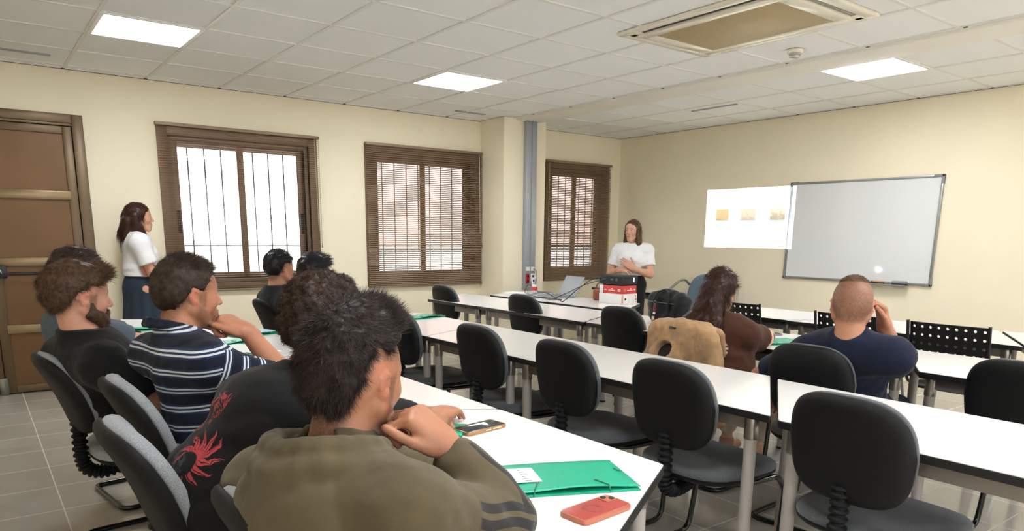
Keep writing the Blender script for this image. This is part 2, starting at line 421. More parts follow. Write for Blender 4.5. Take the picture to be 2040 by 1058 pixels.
def blind(x0, x1, zt, zb, tilt, label, cordside=1, ragged=False, stack=0):
    cx = (x0+x1)/2; e = empty('window_blind', label, 'blind', (cx, WY-.035, 0), 0, 'brown slatted window blinds')
    w = (x1-x0)/2
    MB().box((-w, -.02, zt-.028), (w, .022, zt), .003).build('head_rail', m_hrail, e)
    V = []; F = []; n = int((zt-.035-(zb+.02))/.0205)
    rr = random.Random(3)
    for k in range(n):
        z = zt-.045-k*.0205; j = (rr.random()-.5)*.006 if ragged else 0
        tl = tilt + (rr.random()-.5)*.05
        b = len(V)
        for (u, h) in ((-.0125, 0), (0, .0016), (.0125, 0)):
            yy = u*cos(tl); zz = z+u*sin(tl)+h
            V += [(-w+.004+j, yy, zz), (w-.004+j, yy, zz)]
        F += [(b, b+1, b+3, b+2), (b+2, b+3, b+5, b+4)]
    o = obj('slats', V, F, m_slat, e)
    s = o.modifiers.new('t', 'SOLIDIFY'); s.thickness = .0006
    zlast = zt-.045-n*.0205
    MB().box((-w+.002, -.012, zlast-.008), (w-.002, .012, zlast+.008), .003).build('bottom_rail', m_hrail, e)
    mb = MB()
    for f in (-.82, -.27, .27, .82):
        for yy in (-.0135, .0135): mb.tube([(w*f, yy, zt-.03), (w*f, yy, zlast)], .0008, 5)
    mb.build('ladder_cords', m_hrail, e)
    MB().tube([(w*.93*cordside, -.022, zt-.03), (w*.945*cordside, -.024, zt-.9)], .004, 8).build('tilt_wand', mat('wand_grey', '#B7A98F', .3), e)
    MB().tube([(w*.985*cordside, -.022, zt-.03), (w*.985*cordside, -.022, zt-1.02)], .0015, 6).tube([(w*.985*cordside, -.022, zt-1.02), (w*.985*cordside, -.022, zt-1.07)], [.003, .007], 8).build('pull_cord', m_hrail, e)
blind(1.415, 2.885, 2.26, .775, .0, 'brown slatted blind with open slats over the bright barred window by the door')
blind(3.385, 4.835, 2.255, .755, .50, 'brown slatted blind over the middle window beside the pilaster', ragged=True)
blind(5.79, 6.90, 2.25, .76, .62, 'brown slatted blind over the far window behind the presenter', ragged=True, cordside=-1)

# --- street outside the windows
m_fac = mat('white_render', '#F4F1EA', .8, var=.02, vscale=1)
m_brick = mat('pinkish_brick', '#BC968C', .8, var=.12, vscale=12)
m_street = mat('asphalt', '#8F8C88', .9)
quadbox('street', (-8, WY+.25, -.35), (30, 14, -.25), m_street)
quadbox('exterior_yard', (-14, -20, -.35), (20, RY-.25, -.25), m_street)
quadbox('exterior_ground', (-8, 14, -.35), (30, 40, -.2), m_street)
struct(MB().box((-6, 12.5, -.3), (6.0, 13, 7)).build('exterior_wall_white', m_fac))
struct(MB().box((-6, 12.44, 2.30), (6, 12.5, 2.42)).box((-6, 12.46, 1.62), (6, 12.5, 1.66)).build('exterior_trim', mat('pale_lilac_band', '#C9B8C4', .7)))
struct(MB().box((6.02, 12.2, 1.15), (16, 13, 6)).build('exterior_wall_brick', m_brick))
struct(MB().box((6.02, 12.3, -.3), (16, 12.9, 1.15)).build('exterior_wall_pale', m_fac))
struct(MB().box((8.2, 12.1, -.3), (9.3, 12.25, 1.7)).build('exterior_door', mat('garage_grey', '#50505A', .6)))
# a parked pale car seen through the far window
e = empty('parked_car', 'pale parked car in the street seen through the far window blind', 'car', (12.6, 11.0, -.25), 0)
mcar = mat('car_paint', '#C9D6D8', .2, .3, coat=1)
body = [(-2.1, .35), (-2.05, .75), (-1.3, .88), (-.7, 1.38), (.7, 1.42), (1.4, .95), (2.05, .82), (2.1, .35)]
MB().prism(body, -.85, .85, .05, Matrix.Rotation(pi/2, 4, 'X')).build('car_body', mcar, e)
MB().prism([(-1.15, .92), (-.66, 1.33), (.66, 1.36), (1.2, .96)], -.86, .86, .0, Matrix.Rotation(pi/2, 4, 'X')).build('car_windows', m_black, e)
for sx in (-1.3, 1.3):
    for sy in (-.8, .8): MB().lathe([(.30, -.09), (.32, -.06), (.32, .06), (.30, .09)], mtx=Matrix.Translation((sx, sy, .32)) @ Matrix.Rotation(pi/2, 4, 'X')).build('wheel', m_black, e)

# --- whiteboard
e = empty('whiteboard', 'large wall-mounted whiteboard with grey aluminium frame', 'whiteboard', (FX, 3.742, 1.415))
m_wb = mat('gloss_white_board', '#E3E6E6', .07, spec=.7)
m_alu = mat('brushed_aluminium', '#A6A8AA', .35, .7)
m_corner = mat('grey_plastic_corner', '#84878B', .5)
MB().box((-.016, -.745, -.485), (-.004, .745, .485)).build('board', m_wb, e)
mb = MB(); w = .022
for (a, b, c, d) in ((-.757, -.735, -.497, .497), (.735, .757, -.497, .497), (-.735, .735, -.497, -.475), (-.735, .735, .475, .497)): mb.box((-.024, a, c), (-.001, b, d), .004)
mb.build('frame', m_alu, e)
for sy in (-1, 1):
    for sz in (-1, 1):
        y0, y1 = sorted((sy*.762, sy*.67)); z0, z1 = sorted((sz*.502, sz*.478)); mb = MB().box((-.027, y0, z0), (-.0005, y1, z1), .005)
        y0, y1 = sorted((sy*.762, sy*.738)); z0, z1 = sorted((sz*.502, sz*.42)); mb.box((-.027, y0, z0), (-.0005, y1, z1), .005)
        mb.build('corner_cap', m_corner, e)
MB().box((-.085, -.56, -.512), (-.02, -.15, -.502), .002).box((-.088, -.56, -.512), (-.084, -.15, -.496), .001).build('pen_tray', m_alu, e)
# things on the pen tray
tz = 1.415-.502
e2 = empty('board_eraser', 'grey board eraser with dark felt lying on the whiteboard tray', 'eraser', (FX-.055, 3.25, tz))
MB().box((-.024, -.065, 0), (.024, .065, .016), .004).build('felt', m_black, e2)
MB().box((-.026, -.067, .014), (.026, .067, .04), .010).build('grip', mat('grey_plastic', '#8E979B', .45), e2)
tag(MB().box((-.02, -.06, 0), (.02, .06, .012), .003).build('marker_holder', m_black), 'flat black marker holder on the whiteboard tray', 'holder').location = (FX-.055, 3.46, tz)
for k, (dx, dz) in enumerate(((-.010, 0), (.010, 0))):
    e3 = empty('marker_pen', 'orange marker pen lying on the black holder of the board tray, ' + ('nearer the room' if k == 0 else 'nearer the wall'), 'marker', (FX-.055+dx, 3.46, tz+.0125))
    MB().tube([(0, -.045, .008), (0, .035, .008)], .008, 12).build('barrel', mat('orange_plastic', '#C8803C', .4), e3)
    MB().tube([(0, .035, .008), (0, .052, .008)], [.0085, .0075], 12).build('cap', m_black, e3)

# --- cable trunking on the pilaster with sockets
e = empty('cable_trunking', 'tall grey cable trunking on the pilaster with sockets at its foot', 'trunking', (5.19, 6.615, 0))
m_trk = mat('blue_grey_aluminium', '#A9ADB6', .4, .4)
MB().box((-.075, -.055, .72), (.075, 0, CZ-.004), .004).build('duct', m_trk, e)
MB().box((-.004, -.058, 1.0), (.004, -.054, CZ-.01)).box((-.075, -.057, .99), (.075, -.054, .995)).build('cover_seam', mat('seam_grey', '#8E929C', .4, .4), e)
m_sock = mat('socket_white', '#E9E7E2', .35); m_red = mat('socket_red', '#B3202A', .35)
for (xx, zz, hh, mm) in ((-.038, .955, .045, m_sock), (.034, .955, .045, m_sock), (-.036, .845, .11, m_red), (.036, .845, .11, m_sock)):
    s_ = MB().box((xx-.024, -.066, zz-hh/2), (xx+.024, -.054, zz+hh/2), .003).build('socket', mm, e)
    if hh > .1:
        for dz in (-.027, .027):
            MB().lathe([(.017, 0), (.017, .002), (.013, .002), (.013, -.004)], mtx=Matrix.Translation((xx, -.066, zz+dz)) @ Matrix.Rotation(pi/2, 4, 'X'), n=16).build('outlet_ring', mm if mm is m_red else m_gap if dz < 0 else m_sock, s_)
e = empty('power_plug', 'black power plug in the white socket of the trunking', 'plug', (5.226, 6.548, .818))
MB().tube([(0, 0, 0), (0, -.03, 0)], [.018, .014], 12).tube(smoothpath([(0, -.03, 0), (0, -.05, -.02), (.005, -.055, -.06)]), .004, 8).build('plug_body', m_black, e)
# ================================================================ tables
m_lam = mat('white_laminate', '#E9E7E4', .22, spec=.45, var=.01, vscale=3)
m_edge = mat('black_edge_band', '#141416', .45)
m_leg = mat('warm_grey_leg', '#A8A29D', .45, .1)
m_collar = mat('satin_steel_collar', '#9A958F', .28, .85)
m_rail = mat('grey_steel_rail', '#8C8580', .38, .5)
m_foot = mat('black_rubber_foot', '#1A1A1A', .7)
def shrink(poly, d):
    n = len(poly); out = []
    for i in range(n):
        a, b, c = Vector(poly[i-1]), Vector(poly[i]), Vector(poly[(i+1) % n])
        u = (b-a).normalized(); v = (c-b).normalized()
        n1 = Vector((-u.y, u.x)); n2 = Vector((-v.y, v.x)); k = (n1+n2); k = k/ max(.2, k.dot(n1))
        out.append((b+k*d)[:])
    return out
def roundpoly(poly, r, n=4):
    out = fillet([(p[0], p[1], 0) for p in poly], r, n, closed=True); return [(p.x, p.y) for p in out]
def table(xf, xb, yf0, yf1, yb0, yb1, label, group='white trapezoid classroom tables', H=.74, legs=True):
    """front edge x=xf from yf0<yf1, back edge x=xb from yb0<yb1"""
    cx = (xf+xb)/2; cy = (yf0+yf1+yb0+yb1)/4
    e = empty('classroom_table', label, 'table', (cx, cy, 0), 0, group)
    P = [(xf-cx, yf0-cy), (xb-cx, yb0-cy), (xb-cx, yb1-cy), (xf-cx, yf1-cy)]   # ccw
    g = .0025
    MB().prism(roundpoly(shrink(P, g), .012), H-.027, H-.002, .003).build('edge_band', m_edge, e)
    MB().prism(roundpoly(shrink(P, g+.0025), .012), H-.004, H).build('tabletop', m_lam, e)
    Q = shrink(P, .062)
    mb = MB()
    for i in range(4):
        a, b = Vector(Q[i]), Vector(Q[(i+1) % 4]); L = (b-a).length; ang = math.atan2(b.y-a.y, b.x-a.x)
        mb.box((.018, -.011, H-.082), (L-.018, .011, H-.034), .003, Matrix.Translation((a.x, a.y, 0)) @ Matrix.Rotation(ang, 4, 'Z'))
        mb.box((.03, -.014, H-.036), (.09, .014, H-.026), 0, Matrix.Translation((a.x, a.y, 0)) @ Matrix.Rotation(ang, 4, 'Z'))
        mb.box((L-.09, -.014, H-.036), (L-.03, .014, H-.026), 0, Matrix.Translation((a.x, a.y, 0)) @ Matrix.Rotation(ang, 4, 'Z'))
    mb.build('frame', m_rail, e)
    for q in Q:
        l = MB().lathe([(.0225, .016), (.0225, H-.11)], (q[0], q[1], 0), 20).build('leg', m_leg, e)
        MB().lathe([(.0245, H-.115), (.0255, H-.112), (.0255, H-.030), (.024, H-.027)], (q[0], q[1], 0), 20).build('collar', m_collar, l)
        MB().lathe([(.020, 0), (.024, .004), (.024, .017)], (q[0], q[1], 0), 16).build('foot', m_foot, l)
    return e
# row 1 (where the five people sit)
T = [(.775, 1.42, .82, 2.33, 1.20, 1.95, 'white table end with the green folder and the red phone on it, black edge'),
     (.775, 1.42, 2.33, 3.12, 1.95, 3.50, 'white table in front of the person in the striped polo shirt'),
     (.775, 1.42, 3.12, 4.66, 3.50, 4.28, 'white table in front of the bearded person in black, with papers and green folders'),
     (.775, 1.42, 4.66, 5.50, 4.28, 5.15, 'white table at the door end of the row of five people'),
# row 2
     (2.09, 2.73, .50, 1.305, .18, 1.725, 'white table at the right of the empty second row, nearest black chair tucked under it'),
     (2.12, 2.765, 1.345, 2.87, 1.775, 2.52, 'white table with the bluish reflection, two black chairs tucked under its near side'),
     (2.12, 2.755, 2.87, 3.66, 2.52, 3.98, 'white table in the second row between the two slanted seams, behind the first empty chair'),
     (2.12, 2.75, 3.66, 5.20, 3.98, 4.80, 'white table in front of the two young people, one green folder on it'),
# row 3
     (3.44, 4.13, .60, 1.455, .28, 1.845, 'white table beyond the right-hand black chair, right of the person in navy'),
     (3.44, 4.13, 1.475, 2.89, 1.865, 2.54, 'white table at which the person in navy and the person in brown sit'),
     (3.43, 4.12, 2.89, 3.70, 2.54, 4.08, 'white table carrying the black bag'),
     (3.42, 4.10, 3.70, 5.06, 4.08, 4.70, 'white table in the third row in front of two empty chairs, below the pilaster'),
     (3.41, 4.08, 5.06, 5.86, 4.70, 6.22, 'short white table at the window end of the third row'),
# row 4, in front of the whiteboard
     (4.79, 5.52, .60, 1.46, .20, 1.84, 'white table at the right edge of the front row below the whiteboard wall'),
     (4.79, 5.52, 1.475, 3.0, 1.86, 2.60, 'white front row table behind the two right perforated chairs'),
     (4.82, 5.53, 3.0, 3.80, 2.60, 4.15, 'white front row table behind the perforated chair next to the person in brown'),
]
for a in T: table(*a)
table(4.21, 4.86, 4.09, 5.06, 4.51, 5.06, 'white desk table carrying the archive boxes and the projector', 'desk tables')
table(4.19, 4.84, 5.06, 5.95, 5.06, 6.30, 'white desk table against the pilaster with laptop, cables and pen pot', 'desk tables')
table(5.92, 6.30, 5.34, 6.30, 5.34, 6.30, 'small pale table behind the presenter near the front wall', 'desk tables')

# ================================================================ upholstered chair
m_shell = mat('black_chair_shell', '#090A0C', .6, spec=.3, bump=.35, bscale=700)
m_fab = bpy.data.materials.new('grey_fleck_fabric'); m_fab.use_nodes = True
def _fab(m, c0, c1):
    t = NT(m); b = m.node_tree.nodes['Principled BSDF']
    f = t.noise(420, 3, t.obj(), .7); f2 = t.noise(1100, 1, t.obj())
    k = t.step(t.m('ADD', t.m('MULTIPLY', f, .6), t.m('MULTIPLY', f2, .4)), .38, .62)
    t.link(t.mix(k, lin(c0), lin(c1)), b.inputs['Base Color']); b.inputs['Roughness'].default_value = .95
    b.inputs['Sheen Weight'].default_value = .25
    bp = t.new('ShaderNodeBump'); bp.inputs['Strength'].default_value = .5; bp.inputs['Distance'].default_value = .002
    t.link(f, bp.inputs['Height']); t.link(bp.outputs[0], b.inputs['Normal'])
_fab(m_fab, '#71757A', '#A9AEB3')
m_fab_d = bpy.data.materials.new('dark_fleck_fabric'); m_fab_d.use_nodes = True; _fab(m_fab_d, '#3C3F42', '#606568')
m_tube = mat('black_gloss_tube', '#0E0E10', .18, spec=.6)

def outline(n=56, W=.197, H=.172):
    """rounded seat-back outline in (y, z): wider below the middle, rounder top"""
    pts = []
    for k in range(n):
        a = 2*pi*k/n; c, s = cos(a), sin(a)
        p = 3.9 if s < 0 else 3.1
        y = math.copysign(abs(c)**(2/p), c)*W; z = math.copysign(abs(s)**(2/p), s)*H
        y *= 1-.07*max(0, z/H)-.07*max(0, -z/H)
        pts.append((y, z))
    return pts
def loft(name, rings, material, parent):
    """rings = list of lists of points; caps closed with concentric fill"""
    V = []; F = []; n = len(rings[0])
    for r in rings: V += r
    for j in range(len(rings)-1):
        for k in range(n):
            F.append((j*n+k, j*n+(k+1) % n, (j+1)*n+(k+1) % n, (j+1)*n+k))
    c0 = Vector((0, 0, 0)); c1 = Vector((0, 0, 0))
    for p in rings[0]: c0 += Vector(p)/n
    for p in rings[-1]: c1 += Vector(p)/n
    V += [c0[:], c1[:]]; a, b = len(V)-2, len(V)-1; m = (len(rings)-1)*n
    for k in range(n): F.append((a, (k+1) % n, k)); F.append((b, m+k, m+(k+1) % n))
    me = bpy.data.meshes.new(name); me.from_pydata([tuple(v) for v in V], [], F)
    bm = bmesh.new(); bm.from_mesh(me); bmesh.ops.recalc_face_normals(bm, faces=bm.faces); bm.to_mesh(me); bm.free()
    return obj_me(name, me, material, parent, auto=60)
BACK_PIV = Vector((-.235, 0, .545)); BACK_TILT = rad(9)
def backpt(x, y, z):   # local back coordinates -> chair: z measured from back centre
    zz = z+.172; x += .35*y*y*1.6 - .06*(zz/.344-.45)**2
    return (BACK_PIV.x+x*cos(BACK_TILT)-zz*sin(BACK_TILT), y, BACK_PIV.z+zz*cos(BACK_TILT)+x*sin(BACK_TILT))
def make_chair(label, fab, tilt=9):
    global BACK_TILT
    BACK_TILT = rad(tilt)
    e = empty('office_chair', label, 'chair', (0, 0, 0), 0, 'black backed upholstered chairs')
    O = outline()
    def ring(x, s, sz=None): return [backpt(x, y*s, z*(sz or s)) for (y, z) in O]
    # black moulded shell, seen from behind
    loft('back_shell', [ring(-.030, .25), ring(-.030, .5), ring(-.029, .75), ring(-.024, .90), ring(-.014, .975), ring(-.004, 1.0), ring(.006, 1.0), ring(.008, .985), ring(.004, .9)], m_shell, e)
    loft('back_cushion', [ring(.006, .9), ring(.008, .965), ring(.018, .99), ring(.032, .975), ring(.044, .92), ring(.050, .80), ring(.052, .5), ring(.050, .25)], fab, e)
    # seat
    S = []
    n = 56
    for k in range(n):
        a = 2*pi*k/n; c, s = cos(a), sin(a); p = 3.4
        S.append((math.copysign(abs(c)**(2/p), c)*.235, math.copysign(abs(s)**(2/p), s)*(.235-.015*(c < 0)*abs(c))))
    def sr(z, s, drop=0): return [(x*s, y*s, z-(.03 if drop else .02)*max(0, x*s/.235)**3) for (x, y) in S]
    loft('seat_pan', [sr(.405, .3), sr(.405, .8), sr(.412, .93), sr(.425, .99), sr(.434, .995), sr(.436, .98)], m_shell, e)
    loft('seat', [sr(.434, .9), sr(.434, .985), sr(.445, 1.0), sr(.460, .985), sr(.470, .93), sr(.474, .8), sr(.472, .5), sr(.470, .2)], fab, e)
    # corrugated bellows over the back bracket
    path = smoothpath([(-.262, 0, .60), (-.262, 0, .52), (-.262, 0, .43), (-.245, 0, .375), (-.19, 0, .352), (-.12, 0, .365), (-.06, 0, .39)], 14)
    R = [(.030 if (i//2) % 2 else .022) for i in range(len(path))]
    MB().tube(path, R, 16).build('bellows', m_shell, e)
    MB().box((-.10, -.09, .385), (.10, .09, .41), .006).build('mounting_plate', m_tube, e)
    pts = [(-.10, .10, .392), (-.02, .19, .392), (.19, .205, .392), (.235, .215, .33), (.19, .225, .013), (-.24, .235, .013), (-.24, -.235, .013), (.19, -.225, .013), (.235, -.215, .33), (.19, -.205, .392), (-.02, -.19, .392), (-.10, -.10, .392)]
    MB().tube(fillet(pts, .06, 6), .0125, 12).build('frame', m_tube, e)
    return e
CH = [ # seat centre x, y, yaw deg, label, dark?
 (2.33, 3.04, 0, 'empty black chair whose back covers the slanted seams of the second row', 1),
 (2.33, 2.367, 0, 'empty black chair between the seam chair and the one before the jacket', 1),
 (2.33, 1.753, 0, 'empty black chair right behind the near table corner, below the tan jacket', 1),
 (2.31, 1.035, -2, 'largest empty black chair, alone at the right-hand table of the second row', 1),
 (2.33, 3.90, 0, 'empty chair mostly hidden behind the head of the person in the olive hoodie', 1),
 (2.01, 5.25, 5, 'black chair under the young person in black before the bright window', 0),
 (2.01, 4.62, 5, 'black chair under the young person whose hair shows over the curly head', 0),
 (3.72, 5.64, 0, 'empty black-backed chair at the window end of the third row', 1),
 (3.72, 4.45, 0, 'empty black-backed chair in the third row below the socket trunking', 1),
 (3.69, 3.35, 0, 'empty black-backed chair in front of the archive boxes, left of the jacket chair', 1),
 (3.27, 2.45, 0, 'chair of the person in brown, covered by the tan jacket', 1),
 (3.16, 1.70, 4, 'black-backed chair under the person in the navy T-shirt', 1),
 (3.48, .985, 0, 'empty black-backed chair cut by the right edge of the picture', 1),
 (.54, 3.30, 6, 'black-backed chair with grey fabric edge under the bearded person in black', 0),
 (.68, 2.60, 2, 'chair under the person in the striped polo shirt', 0),
 (.590, 1.985, 2, 'large chair with pale grey fabric edge behind the person with the red print', 0),
 (.70, 1.29, 2, 'chair with only its grey top corner showing, behind the olive hoodie', 0),
 (.67, 3.98, 8, 'chair of the person in the grey T-shirt, hidden behind the bearded person', 0),
]
_ca = make_chair('', m_fab, 21); _cb = make_chair('', m_fab_d)
used = [0, 0]
for (x, y, a, lab, dk) in CH:
    src = (_ca, _cb)[dk]
    if used[dk] == 0: c = src; used[dk] = 1; c.location = (x, y, 0); c.rotation_euler = (0, 0, rad(a)); c['label'] = lab
    else: c = dup(src, (x, y, 0), rad(a), lab)
    c.name = 'office_chair'

# ================================================================ perforated chairs
m_perf = mat('black_perforated_plate', '#121214', .45)
m_chrome = mat('chrome_tube', '#B9BBBC', .15, .95)
def perf_chair(label):
    e = empty('perforated_chair', label, 'chair', (0, 0, 0), 0, 'black perforated back chairs')
    V = []; F = []; nx, nz = 9, 7; W, Hh = .43, .36
    cw, ch = W/nx, Hh/nz; r = .0085
    for i in range(nx):
        for j in range(nz):
            cy = -W/2+cw*(i+.5); cz = ch*(j+.5); b = len(V)
            for k in range(16):
                a = 2*pi*k/16; c, s = cos(a), sin(a); m_ = max(abs(c)/(cw/2), abs(s)/(ch/2))
                # snap four directions to cell corners
                V.append((cy+c/m_, cz+s/m_))
            for k in (2, 6, 10, 14):
                a = 2*pi*k/16; V[b+k] = (cy+math.copysign(cw/2, cos(a)), cz+math.copysign(ch/2, sin(a)))
            for k in range(16): a = 2*pi*k/16; V.append((cy+r*cos(a), cz+r*sin(a)))
            for k in range(16): F.append((b+k, b+(k+1) % 16, b+16+(k+1) % 16, b+16+k))
    t = rad(12); V3 = [(-.20-z*sin(t)+.35*y*y, y*(1-.10*max(0, .12-z)/.12), .50+z*cos(t)) for (y, z) in V]
    o = obj('back_plate', V3, F, m_perf, e, smooth=False); s = o.modifiers.new('t', 'SOLIDIFY'); s.thickness = .007
    MB().box((-.20, -.215, .44), (.21, .215, .462), .009).build('seat', m_perf, e)
    for sy in (-1, 1): MB().tube(fillet([(-.285, sy*.222, .86), (-.205, sy*.222, .47), (.20, sy*.205, .435)], .05), .009, 10).build('back_frame', m_perf, e)
    for sx in (-1, 1):
        for sy in (-1, 1): MB().tube([(sx*.15, sy*.19, .44), (sx*.23, sy*.235, .0)], .010, 10).build('leg', m_chrome, e)
    for sy in (-1, 1): MB().box((-.235, sy*.245-.02, .62), (-.195, sy*.245+.02, .655), .01).build('arm_bracket', m_black, e)
    return e
pc = perf_chair('perforated black chair to the right of the person in navy, whole plate in view')
pc.location = (4.80, 1.785, 0)
dup(pc, (4.82, 2.40, 0), 0, 'perforated black chair back half hidden behind the head of the person in navy')
dup(pc, (4.90, 3.33, 0), 0, 'perforated black chair back right beside the person in brown')

# ================================================================ teacher's armchair
m_blue = bpy.data.materials.new('blue_grey_fabric'); m_blue.use_nodes = True; _fab(m_blue, '#5E7184', '#8296A8')
e = empty('armchair', 'blue-grey upholstered armchair with curved grey tube arm in front of the wall', 'armchair', (6.62, 5.34, 0), rad(184))
O = outline(56, .26, .27)
def bp2(x, y, z): zz = z+.27; t = rad(10); x += .5*y*y; return (-.25+x*cos(t)-zz*sin(t), y, .385+zz*cos(t))
rg = lambda x, s: [bp2(x, y*s, z*s) for (y, z) in O]
loft('backrest', [rg(-.05, .3), rg(-.05, .8), rg(-.042, .93), rg(-.02, 1), rg(.02, 1), rg(.045, .93), rg(.05, .8), rg(.05, .3)], m_blue, e)
MB().box((-.26, -.25, .40), (.27, .25, .50), .04, seg=4).build('seat', m_blue, e)
for sy in (-1, 1):
    MB().tube(smoothpath([(-.30, sy*.27, .78), (-.20, sy*.29, .84), (0, sy*.30, .76), (.20, sy*.29, .62), (.26, sy*.28, .40), (.24, sy*.27, .05), (.10, sy*.27, .02), (-.28, sy*.27, .02)], 6), .014, 12).build('arm_frame', mat('grey_tube', '#8E8F8A', .35, .4), e)
MB().tube([(-.26, -.27, .40), (-.26, .27, .40)], .012, 10).tube([(-.28, -.27, .02), (-.28, .27, .02)], .012, 10).build('cross_tube', m_chrome, e)

# ================================================================ things on the tables
m_green = mat('green_folder_card', '#12A582', .38, spec=.5, var=.04, vscale=25, bump=.1, bscale=300)
m_green_d = mat('green_folder_elastic', '#0E6B4A', .6)
m_paper = mat('white_paper', '#F2F2F0', .7)
TZ = .7405
def folder(x, y, rz, label, w=.33, d=.24, gap=.012, sticker=False):
    e = empty('green_folder', label, 'folder', (x, y, TZ), rad(rz), 'green elastic folders')
    MB().box((-w/2, -d/2, 0), (w/2, d/2, .0022), .0008).build('back_cover', m_green, e)
    # slightly lifted front cover, opening towards -y
    V = []; F = []; nx, ny = 14, 10
    for j in range(ny+1):
        for i in range(nx+1):
            u, v = i/nx, j/ny
            z = .0035+gap*(1-v)**1.2*(.75+.25*sin(u*7+x*9)) + .002*sin(u*pi)
            V.append((-w/2+u*w, -d/2+.006+v*(d-.006), z))
    for j in range(ny):
        for i in range(nx): a = j*(nx+1)+i; F.append((a, a+1, a+nx+2, a+nx+1))
    o = obj('front_cover', V, F, m_green, e, smooth=True); s = o.modifiers.new('t', 'SOLIDIFY'); s.thickness = .0012
    MB().box((-w/2, d/2-.004, 0), (w/2, d/2, .0045), .001).build('spine', m_green, e)
    mb = MB()   # inner flap
    mb.box((-w/2+.003, -d/2+.002, .0022), (w/2-.003, -d/2+.05, .0042), .0006)
    mb.build('inner_flap', m_green, e)
    for xx in (-.07, .07):
        MB().tube([(xx*w/.33, -d/2+.055, .0055+gap*.75), (xx*w/.33*1.25, -d/2+.004, .006+gap), (xx*w/.33*1.3, -d/2-.001, .001)], .0016, 6).build('elastic', m_green_d, e)
        MB().lathe([(.0045, 0), (.0045, .001), (.0022, .0012)], (xx*w/.33, -d/2+.055, .0042+gap*.78), 12).build('eyelet', m_chrome, e)
    MB().tube([(w/2-.02, .03, .005+gap*.4), (w/2+.001, .0, .004)], .0016, 6).build('elastic', m_green_d, e)
    if sticker:
        st = MB().box((-w/2+.045, -.045, .0062), (-w/2+.115, .075, .0068), 0, Matrix.Translation((0, 0, .0035)) @ Matrix.Rotation(-.045, 4, 'X')).build('label_sticker', m_paper, e)
        mb = MB()
        for k in range(6):
            mb.box((-w/2+.075, .055-.018*k, .0069), (-w/2+.08+.006*(k % 3), .058-.018*k, .0072), 0, Matrix.Translation((0, 0, .0035)) @ Matrix.Rotation(-.045, 4, 'X'))
        mb.build('printed_lines', m_gap, st)
    return e
folder(1.113, 1.275, -25, 'large green elastic folder with white sticker beside the red phone', .34, .23, .012, True)
folder(1.07, 1.84, -40, 'green folder corner showing behind the raised forearm of the person in the hoodie', .22, .16)
folder(2.60, 4.56, 15, 'green folder on the second row table above the spiky hair of the hooded person', .30, .22)
folder(.90, 4.86, 10, 'green folder between the bearded person in black and the person in the striped polo', .28, .20)
folder(1.28, 4.28, 20, "green folder under a pale blue sheet, behind the hand of the polo wearer", .26, .2)
folder(1.13, 4.02, 20, 'green folder under the wrist of the person in the striped polo', .24, .17)
folder(.98, 3.50, 30, 'green folder by the shoulder of the person with the red print', .22, .16)
folder(3.72, 2.37, -20, 'green folder in front of the person in brown', .32, .24)
folder(3.97, 1.89, -20, 'green folder by the elbow of the person in navy', .30, .22)
p = tag(MB().box((-.15, -.21, 0), (.15, .21, .003)).build('paper_sheet', m_paper), 'white sheet of paper under the hands of the person in the striped polo', 'paper'); p.location = (1.02, 3.72, TZ); p.rotation_euler = (0, 0, .3)
p = tag(MB().box((-.10, -.15, 0), (.10, .15, .002)).build('paper_sheet', mat('blue_paper', '#B4D6E0', .6)), 'pale blue sheet lying on the folder beyond the person in the striped polo', 'paper'); p.location = (1.27, 4.33, TZ+.018); p.rotation_euler = (0, 0, .4)
# phones
def phone(x, y, rz, label, body, face, deco=None, w=.076, l=.155, z=TZ):
    e = empty('mobile_phone', label, 'phone', (x, y, z), rad(rz))
    P = roundpoly([(-w/2, -l/2), (w/2, -l/2), (w/2, l/2), (-w/2, l/2)], .012, 5)
    MB().prism(P, 0, .0115, .003).build('case', body, e)
    MB().prism(shrink(P, .004), .0105, .0119, .0003).build('screen' if not deco else 'back_panel', face, e)
    return e
m_rose = mat('rose_gold_case', '#A9825F', .3, .4)
m_scr = mat('dark_phone_screen', '#2A2D33', .08, spec=.8)
e = phone(1.21, 1.768, -81, 'phone lying face up in a bronze case on the near table, behind the folder', m_rose, m_scr, w=.078, l=.165)
MB().box((.0385, -.01, .004), (.0402, .012, .008), .0006).box((.0385, .02, .004), (.0402, .055, .008), .0006).build('side_button', mat('pale_gold', '#F3DDB8', .3, .5), e)
MB().box((-.006, -.0832, .004), (.006, -.0815, .007)).build('charging_port', m_gap, e)
m_redc = bpy.data.materials.new('translucent_red_case'); m_redc.use_nodes = True
def _rc():
    t = NT(m_redc); b = m_redc.node_tree.nodes['Principled BSDF']; x, y, z = t.xyz(t.obj())[:3]
    # abstract dark scribble in a ring on the back of the case
    yy = t.m('ADD', y, .012); r = t.m('SQRT', t.m('ADD', t.m('MULTIPLY', x, x), t.m('MULTIPLY', yy, yy)))
    n1 = t.noise(90, 3, t.obj(), .6, 1.5)
    ring = t.m('MULTIPLY', t.step(r, .012, .016), t.m('SUBTRACT', 1, t.step(r, .024, .027)))
    k = t.m('MULTIPLY', t.m('MULTIPLY', ring, t.m('SUBTRACT', 1.0, t.step(t.m('ABSOLUTE', t.m('SUBTRACT', n1, .5)), .02, .04))), 1)
    k2 = t.m('MULTIPLY', t.m('SUBTRACT', 1, t.step(r, .012, .02)), t.m('MULTIPLY', .0, r))
    t.link(t.mix(t.m('MULTIPLY', k, .85), lin('#A8443E'), lin('#3A2A30')), b.inputs['Base Color']); b.inputs['Roughness'].default_value = .3
    b.inputs['Specular IOR Level'].default_value = .6
_rc()
m_salmon = mat('salmon_case_edge', '#B46A52', .35)
e = phone(1.035, 1.062, -85, 'phone lying face down in a red case with dark ring drawing, by the table end', m_salmon, m_redc, True, w=.078, l=.155)
